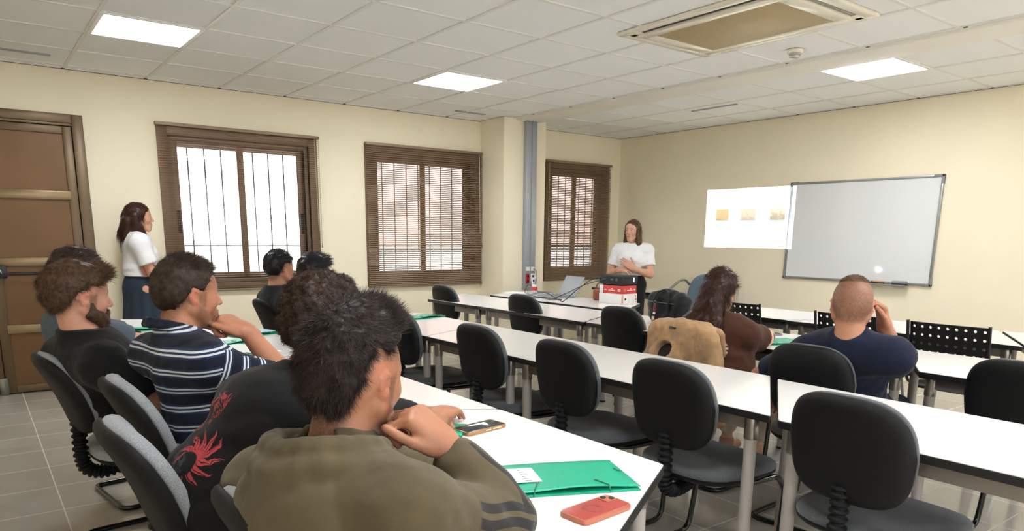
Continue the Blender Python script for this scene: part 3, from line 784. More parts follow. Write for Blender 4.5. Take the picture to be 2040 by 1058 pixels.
mb = MB().prism(roundpoly([(-.034, .04), (.0, .04), (.0, .073), (-.034, .073)], .009), .0115, .0140, .001); mb.build('camera_bump', m_salmon, e)
for (a, b) in ((-.010, .063), (-.024, .050)): MB().lathe([(.0065, .0138), (.0065, .0158), (.005, .0162)], (a, b, 0), 16).build('camera_lens', m_scr, e)
e = phone(4.0, 2.60, -20, 'phone lying on the table beyond the arm of the person in brown', mat('lilac_case', '#7E6F86', .4), m_scr)

# --- archive boxes, projector, laptop, bits on the desk
m_card = mat('white_archive_card', '#EDEBE8', .6, var=.02, vscale=6)
m_redcard = mat('red_paper_wrap', '#C8403C', .5)
e = empty('archive_box', 'white cardboard archive box under the red paper packs and the projector', 'box', (4.70, 4.645, TZ), rad(4))
MB().box((-.10, -.14, 0), (.10, .14, .09), .003).build('box_body', m_card, e)
mb = MB()
for k in range(6): mb.box((-.02+.016*k, -.1415, .008), (-.0185+.016*k, -.1395, .082))
mb.build('printed_lines', mat('pale_print_grey', '#C9C2C0', .6), e)
mb = MB().box((-.1018, -.137, .004), (-.099, -.133, .086)).box((-.096, -.1418, .004), (-.091, -.139, .086)).box((.08, -.1418, .01), (.085, -.139, .03)).box((.08, -.1418, .052), (.085, -.139, .08)).box((.074, -.1418, .034), (.092, -.139, .047))
mb.build('red_print', m_redcard, e)
MB().lathe([(.011, 0), (.012, .002), (.008, .003)], mtx=Matrix.Translation((-.06, -.1395, .045)) @ Matrix.Rotation(pi/2, 4, 'X'), n=16).build('finger_hole', m_black, e)
e = empty('paper_pack', 'red and white pack of copier paper between the archive box and the projector', 'paper pack', (4.70, 4.645, TZ+.0905), rad(4))
MB().box((-.095, -.135, 0), (.095, .118, .072), .003).build('pack', m_redcard, e)
MB().box((-.097, .095, -.0), (.097, .137, .073), .002).build('white_end', m_card, e)
def text(s, size, loc, rot, material, parent, name='lettering'):
    cu = bpy.data.curves.new(name, 'FONT'); cu.body = s; cu.size = size; cu.extrude = .0004; cu.align_x = 'CENTER'; cu.align_y = 'CENTER'
    tmp = bpy.data.objects.new('tmp', cu); COL.objects.link(tmp); bpy.context.view_layer.update()
    me = bpy.data.meshes.new_from_object(tmp.evaluated_get(bpy.context.evaluated_depsgraph_get())); bpy.data.objects.remove(tmp); bpy.data.curves.remove(cu)
    me.name = name; me.materials.clear(); me.materials.append(material)
    o = bpy.data.objects.new(name, me); COL.objects.link(o); o.location = loc; o.rotation_euler = rot
    if parent: o.parent = parent
    return o
RT = (pi/2, 0, -pi/2)
text('80', .036, (-.0965, -.095, .032), RT, m_paper, e)
text('80', .032, (-.065, -.1365, .034), (pi/2, 0, 0), mat('pale_red', '#E08A86', .5), e)
mb = MB()   # small white print too fine to read
mb.box((-.0968, .055, .028), (-.094, .080, .036)).box((-.0968, -.045, .026), (-.094, .03, .031)).box((-.0968, -.02, .038), (-.094, -.005, .045))
mb.box((-.035, -.1368, .030), (.04, -.134, .035)).box((.005, -.1368, .042), (.022, -.134, .049)).box((.058, -.1368, .030), (.074, -.134, .042))
mb.build('white_print', m_paper, e)
e = empty('projector', 'black projector standing on the red paper pack', 'projector', (4.70, 4.645, TZ+.1725), rad(4))
m_proj = mat('black_projector_plastic', '#1D1E22', .38, spec=.5)
MB().box((-.105, -.14, 0), (.105, .14, .08), .010, seg=3).build('housing', m_proj, e)
for sx in (-1, 1):
    for sy in (-1, 1): MB().lathe([(.012, -.0095), (.014, 0)], (sx*.075, sy*.10, 0), 14).build('foot', m_black, e)
mb = MB()
for k in range(4): mb.lathe([(.006, 0), (.006, .003)], mtx=Matrix.Translation((-.1055, .06+.02*k, .045)) @ Matrix.Rotation(-pi/2, 4, 'Y'), n=10)
mb.box((-.108, -.03, .035), (-.104, .0, .05), .001).box((-.108, -.08, .03), (-.104, -.06, .055), .001)
mb.build('rear_connectors', mat('connector_grey', '#6A6C72', .3, .5), e)
mb = MB()
for k in range(8): mb.box((-.08+.010*k, -.1425, .05), (-.077+.010*k, -.1390, .066))
mb.build('vent_slots', m_gap, e)
MB().box((.045, -.1425, .022), (.052, -.1392, .062)).build('status_light', mat('blue_led', '#8FA8FF', .3, emit='#7E98FF', estr=3), e)
MB().lathe([(.026, 0), (.03, .012), (.024, .012), (.022, .004)], mtx=Matrix.Translation((.103, -.06, .042)) @ Matrix.Rotation(pi/2, 4, 'Y'), n=24).build('lens_ring', m_proj, e)
MB().lathe([(.021, 0), (.019, .004), (.010, .007)], mtx=Matrix.Translation((.107, -.06, .042)) @ Matrix.Rotation(pi/2, 4, 'Y'), n=24).build('lens', mat('glowing_lens', '#FFFFFF', .1, emit='#E8F2FF', estr=30), e)
# projector beam: a lamp whose own nodes shape the picture it throws
PL = Vector((4.84, 4.592, .955))
ld = bpy.data.lights.new('projector_beam', 'POINT'); ld.shadow_soft_size = 0.0; ld.energy = 150; ld.use_nodes = True
lo = bpy.data.objects.new('projector_beam', ld); COL.objects.link(lo); lo.location = PL
def _beam():
    class _m: node_tree = ld.node_tree
    t = NT(_m); n = ld.node_tree.nodes
    em = [q for q in n if q.type == 'EMISSION'][0]
    tc = t.new('ShaderNodeTexCoord'); x, y, z = t.xyz(tc.outputs['Normal'])[:3]
    D = FX-PL.x
    yy = t.m('ADD', t.m('MULTIPLY', t.m('DIVIDE', y, x), D), PL.y)     # where the ray meets the front wall
    zz = t.m('ADD', t.m('MULTIPLY', t.m('DIVIDE', z, x), D), PL.z)
    Y0, Y1, Z0, Z1 = 4.435, 5.604, 1.226, 1.884
    u = t.m('DIVIDE', t.m('SUBTRACT', Y1, yy), Y1-Y0); v = t.m('DIVIDE', t.m('SUBTRACT', zz, Z0), Z1-Z0)
    def inside(a, lo_, hi_, s=.003): return t.m('MULTIPLY', t.step(a, lo_-s, lo_+s), t.m('SUBTRACT', 1, t.step(a, hi_-s, hi_+s)))
    mask = t.m('MULTIPLY', t.m('MULTIPLY', inside(u, 0, 1), inside(v, 0, 1)), t.step(x, 0, .01))
    cb = t.new('ShaderNodeCombineXYZ'); t.link(u, cb.inputs[0]); t.link(v, cb.inputs[1])
    col = (.84, .94, 1.0, 1)
    nz = t.noise(38, 4, cb.outputs[0], .7); nz2 = t.noise(60, 3, cb.outputs[0], .6)
    pics = [(.125, .275, .46, .66, '#D9B87A', '#7A3A2A', .50), (.415, .585, .46, .66, '#D9D4DC', '#4A3C48', .50), (.74, .90, .46, .66, '#F2EEF0', '#6A5F68', .40)]
    for (a, b, c, d, c0, c1, th) in pics:
        m_ = t.m('MULTIPLY', inside(u, a, b), inside(v, c, d))
        k = t.step(t.m('ADD', nz, t.m('MULTIPLY', t.m('SUBTRACT', .56, v), 1.2)), th, th+.18)
        col = t.mix(m_, col, t.mix(k, tuple(q*.45 for q in lin(c0)[:3])+(1,), tuple(q*.2 for q in lin(c1)[:3])+(1,)))
    for (a, b) in ((.125, .155), (.43, .46), (.75, .78)):
        col = t.mix(t.m('MULTIPLY', inside(u, a, b, .008), inside(v, .36, .41, .008)), col, lin('#6FD0D8'))
    t.link(col, em.inputs['Color'])
    cs = t.m('POWER', t.m('MAXIMUM', x, .01), -3.0)
    t.link(t.m('MULTIPLY', mask, cs), em.inputs['Strength'])
_beam()
# laptop
e = empty('laptop', 'open silver laptop with a blank grey screen on the desk near the pilaster', 'laptop', (4.62, 5.42, TZ), rad(170))
m_lap = mat('silver_laptop', '#93979B', .5, .2)
MB().box((-.12, -.17, 0), (.12, .17, .014), .004).build('base', m_lap, e)
MB().box((-.115, -.15, .0135), (.02, .15, .0155)).build('keyboard', mat('grey_keys', '#7C7F84', .5), e)
MB().box((-.005, -.17, 0), (.003, .17, .215), .003, Matrix.Translation((-.122, 0, .010)) @ Matrix.Rotation(rad(-28), 4, 'Y')).build('screen_lid', m_lap, e)
# paper, dish, pen pot
p = tag(MB().box((-.10, -.15, 0), (.10, .15, .003)).build('paper_sheet', m_paper), 'loose sheets at the pilaster end of the desk', 'paper'); p.location = (4.60, 6.02, TZ); p.rotation_euler = (0, 0, .25)
e = empty('clear_tray', 'shallow clear plastic tray on the desk beside the pen pot', 'tray', (4.66, 5.72, TZ), .1)
mb = MB(); ringframe(mb, .08, .12, .074, .114, 0, .028, .001); mb.box((-.08, -.12, 0), (.08, .12, .003)); mb.build('tray_body', mat('clear_plastic', '#DDE3E6', .15, alpha=.55), e)
e = empty('pen_pot', 'red and white pot with pens on the desk beside the trunking', 'pen pot', (4.80, 5.985, TZ))
MB().lathe([(.030, 0), (.030, .085), (.027, .085), (.027, .01)], n=24).build('pot', mat('pot_white', '#D9D6DC', .4), e)
MB().lathe([(.0312, .02), (.0312, .06)], n=24).build('red_band', m_redcard, e)
for k, (dx, dy, h, cc) in enumerate(((.01, .0, .15, '#2C3C8C'), (-.012, .008, .16, '#F0F0F5'), (.0, -.014, .14, '#33363E'), (.012, .012, .17, '#E8EAF2'))):
    q = MB().tube([(dx*.5, dy*.5, .012), (dx*2, dy*2, h)], .0045, 8).build('pen', mat('pen_%s' % cc, cc, .4))
    tag(q, ('blue pen', 'white pen', 'black pen', 'pale long pen')[k]+' standing in the pot on the desk', 'pen', 'pens in the pot'); q.location = (4.80, 5.985, TZ)
# cables
def cable(pts, label, r=.004, m=None, name='cable'):
    return tag(MB().tube(smoothpath(pts, 8), r, 8).build(name, m or m_black), label, 'cable')
cable([(5.23, 6.49, .75), (5.0, 6.35, .79), (4.84, 6.2, .748), (4.62, 5.9, .746), (4.45, 5.55, .746), (4.36, 5.2, .746), (4.34, 5.0, .80), (4.48, 4.85, .90), (4.585, 4.70, .955)], 'black cable from the trunking plug across the desk up to the projector')
cable([(4.42, 5.6, .748), (4.36, 5.35, .80), (4.33, 5.2, .80), (4.32, 5.0, .748), (4.30, 4.92, .76), (4.40, 4.86, .86), (4.50, 4.78, .95), (4.585, 4.74, .96)], 'black cable looping up steeply to the left side of the projector')
cable([(4.50, 5.9, .747), (4.36, 5.7, .747), (4.34, 5.5, .747), (4.42, 5.35, .747), (4.38, 5.2, .747), (4.44, 5.12, .747)], 'black cable lying in a loop on the desk by the laptop')
cable([(5.224, 6.545, .955), (5.20, 6.45, .93), (5.10, 6.35, .82), (4.95, 6.2, .80), (4.86, 6.08, .76)], 'grey cable from the upper socket of the trunking to the pen pot', .003, mat('grey_cable', '#5E666E', .5))
# brown handbag behind the projector
e = empty('handbag', 'brown leather handbag half hidden behind the boxes', 'bag', (4.76, 4.90, TZ), rad(20))
m_leather = mat('brown_leather', '#8A4B2E', .4, var=.1, vscale=10)
MB().box((-.05, -.09, 0), (.05, .09, .11), .025, seg=4).build('bag_body', m_leather, e)
MB().tube(smoothpath([(0, -.08, .09), (0, -.05, .16), (0, .05, .16), (0, .08, .09)], 6), .006, 8).build('strap', m_leather, e)
# ================================================================ implicit surface engine
f32 = np.float32
def _rot(R): return np.array(R, dtype=float)
class Fr:
    """a rigid frame: local -> world"""
    def __init__(s, o=(0, 0, 0), R=None): s.o = np.array(o, float); s.R = np.eye(3) if R is None else np.array(R, float)
    def p(s, v): return s.R @ np.array(v, float) + s.o
    def d(s, v): return s.R @ np.array(v, float)
    def inv(s, P): return (P-s.o) @ s.R
def Rz(a): c, s = cos(a), sin(a); return np.array([[c, -s, 0], [s, c, 0], [0, 0, 1]])
def Ry(a): c, s = cos(a), sin(a); return np.array([[c, 0, s], [0, 1, 0], [-s, 0, c]])
def Rx(a): c, s = cos(a), sin(a); return np.array([[1, 0, 0], [0, c, -s], [0, s, c]])

class Field:
    def __init__(s): s.ops = []
    def rc(s, a, b, ra, rb=None, k=.02, sub=False):
        a = np.array(a, float); b = np.array(b, float); rb = ra if rb is None else rb
        m = max(ra, rb); lo = np.minimum(a, b)-m; hi = np.maximum(a, b)+m
        ab = b-a; L = max(float(ab @ ab), 1e-9)
        def fn(P):
            t = np.clip(((P-a) @ ab)/L, 0, 1)
            return np.linalg.norm(P-a-t[:, None]*ab, axis=1)-(ra+(rb-ra)*t)
        s.ops.append((fn, lo, hi, k, sub)); return s
    def ell(s, c, r, R=None, k=.02, sub=False):
        c = np.array(c, float); r = np.array(r, float); m = r.max()
        Rm = None if R is None else np.array(R, float)
        def fn(P):
            q = P-c
            if Rm is not None: q = q @ Rm
            k0 = np.linalg.norm(q/r, axis=1); k1 = np.linalg.norm(q/(r*r), axis=1)+1e-9
            return k0*(k0-1)/k1
        s.ops.append((fn, c-m, c+m, k, sub)); return s
    def fn(s, f, lo, hi, k=.02, sub=False): s.ops.append((f, np.array(lo, float), np.array(hi, float), k, sub)); return s
    def fill(s, f):      # whole-field post operation d -> f(P, d)
        s.ops.append((f, None, None, 0, 'post')); return s
    def bounds(s):
        lo = np.min([o[1] for o in s.ops if o[4] is False], axis=0); hi = np.max([o[2] for o in s.ops if o[4] is False], axis=0)
        return lo, hi
    def ev(s, P, far=None):
        d = np.full(len(P), 10.0 if far is None else far)
        for fn, lo, hi, k, sub in s.ops:
            if sub == 'post': d = fn(P, d); continue
            if far is None: idx = slice(None); Q = P
            else:
                mg = k+far
                idx = np.nonzero(np.all((P > lo-mg) & (P < hi+mg), axis=1))[0]
                if len(idx) == 0: continue
                Q = P[idx]
            b = fn(Q); a = d[idx]
            if sub: b = -b; h = np.clip(.5-.5*(a-b)/max(k, 1e-6), 0, 1); d[idx] = a*(1-h)+b*h + k*h*(1-h)
            else: h = np.clip(.5+.5*(b-a)/max(k, 1e-6), 0, 1); d[idx] = b*(1-h)+a*h - k*h*(1-h)
        return d
def polygonize(F, h, slack=.0):
    """surface nets over a sparse grid -> verts, quads"""
    lo, hi = F.bounds(); B = 6
    lo = lo-3*h-slack; hi = hi+3*h+slack
    nb = np.ceil((hi-lo)/(h*B)).astype(int)+1
    gx, gy, gz = [np.arange(n) for n in nb]
    C = np.stack(np.meshgrid(gx, gy, gz, indexing='ij'), -1).reshape(-1, 3)
    cen = lo+(C+.5)*B*h
    dc = F.ev(cen)
    act = np.abs(dc) < B*h*.87*1.15+.014+slack
    N = nb*B
    G = np.empty(tuple(nb), f32); G[...] = dc.reshape(nb)
    D = np.repeat(np.repeat(np.repeat(G, B, 0), B, 1), B, 2)
    A = C[act]
    off = np.stack(np.meshgrid(*[np.arange(B)]*3, indexing='ij'), -1).reshape(-1, 3)
    for s0 in range(0, len(A), 4000):
        I = (A[s0:s0+4000, None, :]*B+off[None]).reshape(-1, 3)
        v = F.ev(lo+I*h, far=.04)
        D[I[:, 0], I[:, 1], I[:, 2]] = v
    S = D < 0
    # cells with a sign change
    c000 = S[:-1, :-1, :-1]; cnt = np.zeros(c000.shape, np.int8)
    for a in (0, 1):
        for b in (0, 1):
            for c in (0, 1): cnt += S[a:S.shape[0]-1+a, b:S.shape[1]-1+b, c:S.shape[2]-1+c]
    cell = (cnt > 0) & (cnt < 8)
    idx = np.argwhere(cell); n = len(idx)
    num = -np.ones(cell.shape, np.int32); num[idx[:, 0], idx[:, 1], idx[:, 2]] = np.arange(n)
    acc = np.zeros((n, 3)); w = np.zeros(n)
    cor = [(a, b, c) for a in (0, 1) for b in (0, 1) for c in (0, 1)]
    val = {c: D[idx[:, 0]+c[0], idx[:, 1]+c[1], idx[:, 2]+c[2]] for c in cor}
    for c in cor:
        for ax in range(3):
            if c[ax] == 0:
                c2 = list(c); c2[ax] = 1; a, b = val[c], val[tuple(c2)]
                m = (a < 0) != (b < 0)
                t = np.where(m, a/np.where(m, a-b, 1), 0)
                p = np.array(c, float)[None]*np.ones((n, 1)); p[:, ax] += t
                acc += p*m[:, None]; w += m
    V = lo+(idx+acc/np.maximum(w, 1)[:, None])*h
    Fc = []
    for ax in range(3):
        sl0 = [slice(1, -1)]*3; sl1 = [slice(1, -1)]*3
        sl0[ax] = slice(0, -1); sl1[ax] = slice(1, None)
        a = S[tuple(sl0)]; b = S[tuple(sl1)]
        e = np.argwhere(a != b)
        if len(e) == 0: continue
        flip = a[e[:, 0], e[:, 1], e[:, 2]]
        e = e+np.array([1 if i != ax else 0 for i in range(3)])
        u, v = (ax+1) % 3, (ax+2) % 3
        def at(du, dv):
            q = e.copy(); q[:, u] -= du; q[:, v] -= dv
            return num[q[:, 0], q[:, 1], q[:, 2]]
        qd = np.stack([at(1, 1), at(0, 1), at(0, 0), at(1, 0)], 1)
        qd[~flip] = qd[~flip][:, ::-1]
        Fc.append(qd)
    Fq = np.concatenate(Fc); Fq = Fq[(Fq >= 0).all(1)]
    return V, Fq
def mesh_np(name, V, Fq, material, parent=None, smooth=True):
    me = bpy.data.meshes.new(name); me.vertices.add(len(V)); me.vertices.foreach_set('co', np.asarray(V, f32).ravel())
    k = Fq.shape[1]; me.loops.add(Fq.size); me.loops.foreach_set('vertex_index', Fq.astype(np.int32).ravel())
    me.polygons.add(len(Fq)); me.polygons.foreach_set('loop_start', np.arange(0, Fq.size, k, dtype=np.int32)); me.polygons.foreach_set('loop_total', np.full(len(Fq), k, np.int32))
    me.update(calc_edges=True); me.validate()
    if smooth: me.polygons.foreach_set('use_smooth', np.ones(len(Fq), bool))
    me.materials.append(material)
    o = bpy.data.objects.new(name, me); COL.objects.link(o)
    if parent: o.parent = parent; o.matrix_parent_inverse = parent.matrix_world.inverted() if False else Matrix.Translation(-Vector(parent.location))
    return o
def set_col(o, C, name='Col'):
    a = o.data.attributes.new(name, 'FLOAT_COLOR', 'POINT'); C4 = np.ones((len(C), 4), f32); C4[:, :3] = C; a.data.foreach_set('color', C4.ravel())
def set_vec(o, U, name='uvw'):
    a = o.data.attributes.new(name, 'FLOAT_VECTOR', 'POINT'); a.data.foreach_set('vector', np.asarray(U, f32).ravel())
def relax(V, Fq, it=1, f=.5):
    """light laplacian smoothing to hide the grid"""
    n = len(V)
    for _ in range(it):
        acc = np.zeros_like(V); w = np.zeros(n)
        for a, b in ((0, 1), (1, 2), (2, 3), (3, 0)):
            i, j = Fq[:, a], Fq[:, b]
            for c in range(3):
                acc[:, c] += np.bincount(i, V[j, c], n)+np.bincount(j, V[i, c], n)
            w += np.bincount(i, minlength=n)+np.bincount(j, minlength=n)
        V = V+f*(acc/np.maximum(w, 1)[:, None]-V)
    return V
def wav(P, f, s=0.0):
    """smooth cheap 3D noise in about [-1,1]"""
    x, y, z = P[:, 0]*f+s, P[:, 1]*f+s*1.7, P[:, 2]*f-s*.6
    a = np.sin(x+1.3*np.sin(y*.9+.7)+.5*z)+np.sin(y*1.1+1.2*np.sin(z*.8)+.4*x)+np.sin(z*1.05+1.1*np.sin(x*.7+2)+.6*y)
    return a/3
def sstep(x, a, b): t = np.clip((x-a)/(b-a), 0, 1); return t*t*(3-2*t)
def linc(h): return np.array(lin(h)[:3])
def vnormals(V, Fq):
    n = np.cross(V[Fq[:, 2]]-V[Fq[:, 0]], V[Fq[:, 3]]-V[Fq[:, 1]]) if Fq.shape[1] == 4 else np.cross(V[Fq[:, 1]]-V[Fq[:, 0]], V[Fq[:, 2]]-V[Fq[:, 0]])
    N = np.zeros_like(V)
    for k in range(Fq.shape[1]):
        for c in range(3): N[:, c] += np.bincount(Fq[:, k], n[:, c], len(V))
    return N/np.maximum(np.linalg.norm(N, axis=1), 1e-9)[:, None]
# ================================================================ people
def skin_mat(name, tone):
    m = bpy.data.materials.new(name); m.use_nodes = True; t = NT(m); b = m.node_tree.nodes['Principled BSDF']
    a = t.attr('Col')['Color']; n = t.noise(60, 4, t.obj(), .6); n2 = t.noise(500, 2, t.obj())
    c = t.mix(t.m('MULTIPLY', t.step(n, .35, .7), .16), a, lin(tone))
    t.link(c, b.inputs['Base Color']); b.inputs['Roughness'].default_value = .48; b.inputs['Specular IOR Level'].default_value = .4
    b.inputs['Subsurface Weight'].default_value = .12; b.inputs['Subsurface Radius'].default_value = (.01, .004, .002)
    bp = t.new('ShaderNodeBump'); bp.inputs['Strength'].default_value = .18; bp.inputs['Distance'].default_value = .001
    t.link(t.m('ADD', n2, n), bp.inputs['Height']); t.link(bp.outputs[0], b.inputs['Normal'])
    return m
def cloth_mat(name, color, rough=.85, wscale=900, var=.08, sheen=.3, bumpf=.35):
    m = bpy.data.materials.new(name); m.use_nodes = True; t = NT(m); b = m.node_tree.nodes['Principled BSDF']
    c = lin(color); lo = tuple(x*(1-var) for x in c[:3])+(1,); hi = tuple(min(1, x*(1+var)) for x in c[:3])+(1,)
    n = t.noise(14, 4, t.obj(), .6)
    base = t.mix(t.step(n, .3, .7), lo, hi)
    t.link(base, b.inputs['Base Color']); b.inputs['Roughness'].default_value = rough; b.inputs['Specular IOR Level'].default_value = .25
    b.inputs['Sheen Weight'].default_value = sheen*.25; b.inputs['Sheen Roughness'].default_value = .5
    bp = t.new('ShaderNodeBump'); bp.inputs['Strength'].default_value = bumpf; bp.inputs['Distance'].default_value = .0012
    h = t.m('ADD', t.noise(wscale, 2, t.obj()), t.m('MULTIPLY', t.noise(24, 3, t.obj(), .6, .8), 3.0))
    t.link(h, bp.inputs['Height']); t.link(bp.outputs[0], b.inputs['Normal'])
    m['base'] = 1
    return m, t, b, base
def hair_mat(name, c0, c1, rough=.5):
    m = bpy.data.materials.new(name); m.use_nodes = True; t = NT(m); b = m.node_tree.nodes['Principled BSDF']
    n = t.noise(70, 3, t.obj(), .6); a = t.attr('Col')['Fac']
    k = t.m('ADD', t.m('MULTIPLY', t.step(n, .3, .7), .5), t.m('MULTIPLY', a, .5))
    t.link(t.mix(k, lin(c0), lin(c1)), b.inputs['Base Color']); b.inputs['Roughness'].default_value = rough
    b.inputs['Specular IOR Level'].default_value = .22
    return m

# ---- the head, in its own frame: x forward, y left, z up, origin between the ears; crown z=.125, chin z=-.118
def head_field(F, H, s=1.0, female=False, k0=.02, earout=0):
    p = lambda x, y, z: H.p((x*s, y*s, z*s)); R = H.R
    E = lambda c, r, k=.02, sub=False, RR=None: F.ell(p(*c), np.array(r)*s, R if RR is None else R @ RR, k*s, sub)
    Cc = lambda a, b, ra, rb, k=.02, sub=False: F.rc(p(*a), p(*b), ra*s, rb*s, k*s, sub)
    j = .92 if female else 1.0
    E((-.012, 0, .042), (.097, .076, .083))
    E((-.035, 0, .015), (.070, .068, .070), .03)
    E((.030, 0, .035), (.062, .064, .062), .03)
    E((.032, 0, -.018), (.058, .060*j, .082), .03)          # mid face
    for sy in (-1, 1):
        Cc((-.002, sy*.058*j, -.040), (.060, sy*.022, -.098), .019, .017*j, .025)   # jaw line
        E((.058, sy*.038, -.020), (.026, .022, .024), .02)     # cheek
        Cc((.078, sy*.014, .026), (.066, sy*.044, .022), .012, .010, .015)   # brow
    Cc((.075, -.008, -.099), (.075, .008, -.099), .017*j, .017*j, .02)        # chin
    E((.074, 0, -.062), (.026, .028, .030), .015)             # muzzle
    for sy in (-1, 1): E((.098, sy*.031, .008), (.012, .016, .010), .012, True)
    for sy in (-1, 1): E((.0775, sy*.031, .007), (.0125, .0135, .0115), .002)   # eyeballs
    for sy in (-1, 1): Cc((.0885, sy*.020, .0145), (.083, sy*.042, .013), .0032, .003, .003)  # upper lid
    Cc((.088, 0, .024), (.109, 0, -.017), .0065, .0095, .008)   # nose
    E((.109, 0, -.023), (.012, .0105, .0095), .005)
    for sy in (-1, 1): E((.094, sy*.0125, -.027), (.0095, .0065, .007), .005)
    Cc((.092, -.018, -.0525), (.092, .018, -.0525), .005, .005, .006)
    Cc((.0985, -.008, -.051), (.0985, .008, -.051), .0055, .0055, .006)
    Cc((.0955, -.013, -.0625), (.0955, .013, -.0625), .0065, .0065, .006)
    Cc((.100, -.018, -.057), (.100, .018, -.057), .0016, .0016, .003, True)
    for sy in (-1, 1):                                          # ears
        RR = Rz(sy*.35+sy*earout) @ Rx(-sy*.12) @ Ry(.18)
        E((-.012, sy*.0775, .004), (.0165, .0062, .0265), .005, False, RR)
        E((-.008, sy*.0765, -.018), (.010, .0055, .011), .005, False, RR)
        E((-.006, sy*.0845, .005), (.0085, .0058, .0145), .004, True, RR)
        Cc((-.024, sy*.081, .014), (-.026, sy*.080, -.004), .0030, .0028, .004)
def head_colors(V, H, s, P):
    """P: dict skin, lip, hair colours, beard strength etc."""
    Q = H.inv(V)/s; x, y, z = Q.T; n = len(V); ay = np.abs(y)
    C = np.tile(linc(P['skin']), (n, 1))
    inh = (np.sqrt((x/.122)**2+(y/.094)**2+(z/.136)**2) < 1.04)
    def blend(m, col, a=1.0):
        m = (m*a*inh)[:, None]; return C*(1-m)+linc(col)*m
    red = P.get('flush', '#C4685A')
    C = blend(np.exp(-(((x-.07)/.03)**2+((ay-.04)/.02)**2+((z+.02)/.02)**2)), red, .35)
    C = blend(np.exp(-(((x-.11)/.02)**2+(y/.014)**2+((z+.024)/.014)**2)), red, .35)
    ear = sstep(ay, .070, .080)*(np.abs(x+.008) < .035)*(np.abs(z) < .045)
    C = blend(ear*.9, P.get('ear', '#C97A62'), P.get('eara', .6))
    # short hair / fade between hairline and bare skin
    fz = P.get('fade')
    if fz:
        zl = np.interp(x, fz['x'], fz['z']); zl = zl+fz.get('nape', 0)*np.minimum((ay/.06)**2, 1.3)*sstep(-x, -.01, .05); w = fz.get('w', .03)
        m = sstep(z, zl-w, zl+.004)*(1-ear)
        if fz.get('front') is not None: m *= 1-sstep(x, fz['front']-.012, fz['front']+.006)*(z < .2)
        m = m*(.72+.28*wav(V, 900, 1)); C = blend(np.clip(m, 0, 1), P['hairc'], fz.get('a', .8))
    bd = P.get('beard', 0)
    if bd:
        zt = np.interp(x, [-.01, .02, .05, .075, .11], [.0, -.028, -.047, -.050, -.044])
        zb = np.interp(x, [-.02, .02, .07, .11], [-.060, -.085, -.125, -.135])
        m = sstep(zt-z, -.004, .014)*sstep(z-zb, -.012, .006)*sstep(x, -.012, .012)
        sb = sstep(x, .004, .012)*(1-sstep(x, .030, .042))*sstep(z, -.045, -.03)*(1-sstep(z, .012, .024))*(1-ear); m = np.maximum(m, sb*.85)
        mou = sstep(x, .085, .095)*(np.abs(z+.0425) < .009)*(ay < .028)
        m = np.maximum(m, mou*.9)*(.75+.25*wav(V, 1100, 2))
        C = blend(np.clip(m, 0, 1), P.get('beardc', P['hairc']), bd)
    lips = np.exp(-(((z+.057)/.0085)**4))*(ay < .022)*sstep(x, .084, .090)
    C = blend(lips, P.get('lip', '#A8564E'), .75)
    br = np.exp(-(((z-(.030-.10*np.maximum(ay-.03, 0)))/.0042)**4))*sstep(ay, .010, .014)*(1-sstep(ay, .046, .052))*(x > .055)
    C = blend(br, P['hairc'], .55)
    for sy in (-1, 1):
        d = np.sqrt((x-.0775)**2+(y-sy*.031)**2+(z-.007)**2); eye = (d < .0142)*(x > .08)*(z < .0125)*(z > -.001)
        C = blend(eye*1.0, '#D8CCC6', .8)
        g = P.get('gaze', 0.0)
        rr = np.sqrt((y-sy*.031-g)**2+(z-.007)**2)
        C = blend(eye*(rr < .0058), '#3A2519', 1); C = blend(eye*(rr < .0026), '#080606', 1)
        lid = np.exp(-(((z-.0145)/.0022)**2))*(np.abs(y-sy*.031) < .014)*(x > .07)
        C = blend(lid, '#5A3A30', .25)
    return C
def hand_field(F, W, side, s=1.0, curl=(.4, .5, .35), thumb=(.6, .5), spread=.05, curls=None):
    """W frame at the wrist: x along the hand, y towards the thumb side, z back of the hand"""
    p = lambda x, y, z: W.p((x*s, y*s, z*s))
    ys = [.030, .010, -.010, -.028]; L = [(.042, .026, .020), (.046, .030, .021), (.042, .028, .020), (.033, .020, .018)]
    kn = [.088, .092, .087, .079]; r0 = [.0098, .0100, .0095, .0085]
    F.rc(p(-.02, 0, 0), p(.02, 0, 0), .026*s, .027*s, .015)
    for i in range(4):
        F.rc(p(.012, ys[i]*.72, .002), p(kn[i]-.004, ys[i], .0), .0165*s, .0135*s, .016)
        a = np.array([kn[i], ys[i], .002]); ang = 0; c = curls[i] if curls else curl
        dy = spread*(1.5-i)
        for q in range(3):
            ang += c[q]; d = np.array([cos(ang)*cos(dy), sin(dy), -sin(ang)]); b = a+d*L[i][q]
            F.rc(p(*a), p(*b), (r0[i]-.0008*q)*s, (r0[i]-.0008*(q+1))*s, .0035 if q else .007); a = b
    F.ell(p(.035, .030, -.010), np.array((.030, .016, .015))*s, W.R, .012)
    a = np.array([.022, .034, -.008]); ab, bend = thumb
    d = np.array([cos(ab), sin(ab)*.85, -sin(ab)*.35]); d /= np.linalg.norm(d)
    for q, (l, r) in enumerate(((.040, .0125), (.032, .0108), (.026, .0098))):
        b = a+d*l; F.rc(p(*a), p(*b), r*s, (r-.001)*s, .008 if q == 0 else .003); a = b
        e = d+np.array([.5*bend, -.55*bend, -.35*bend]); d = e/np.linalg.norm(e)

def frame_from(x, z):
    x = np.array(x, float); x /= np.linalg.norm(x); z = np.array(z, float); z -= x*(z @ x); z /= np.linalg.norm(z)
    return np.stack([x, np.cross(z, x), z], 1)

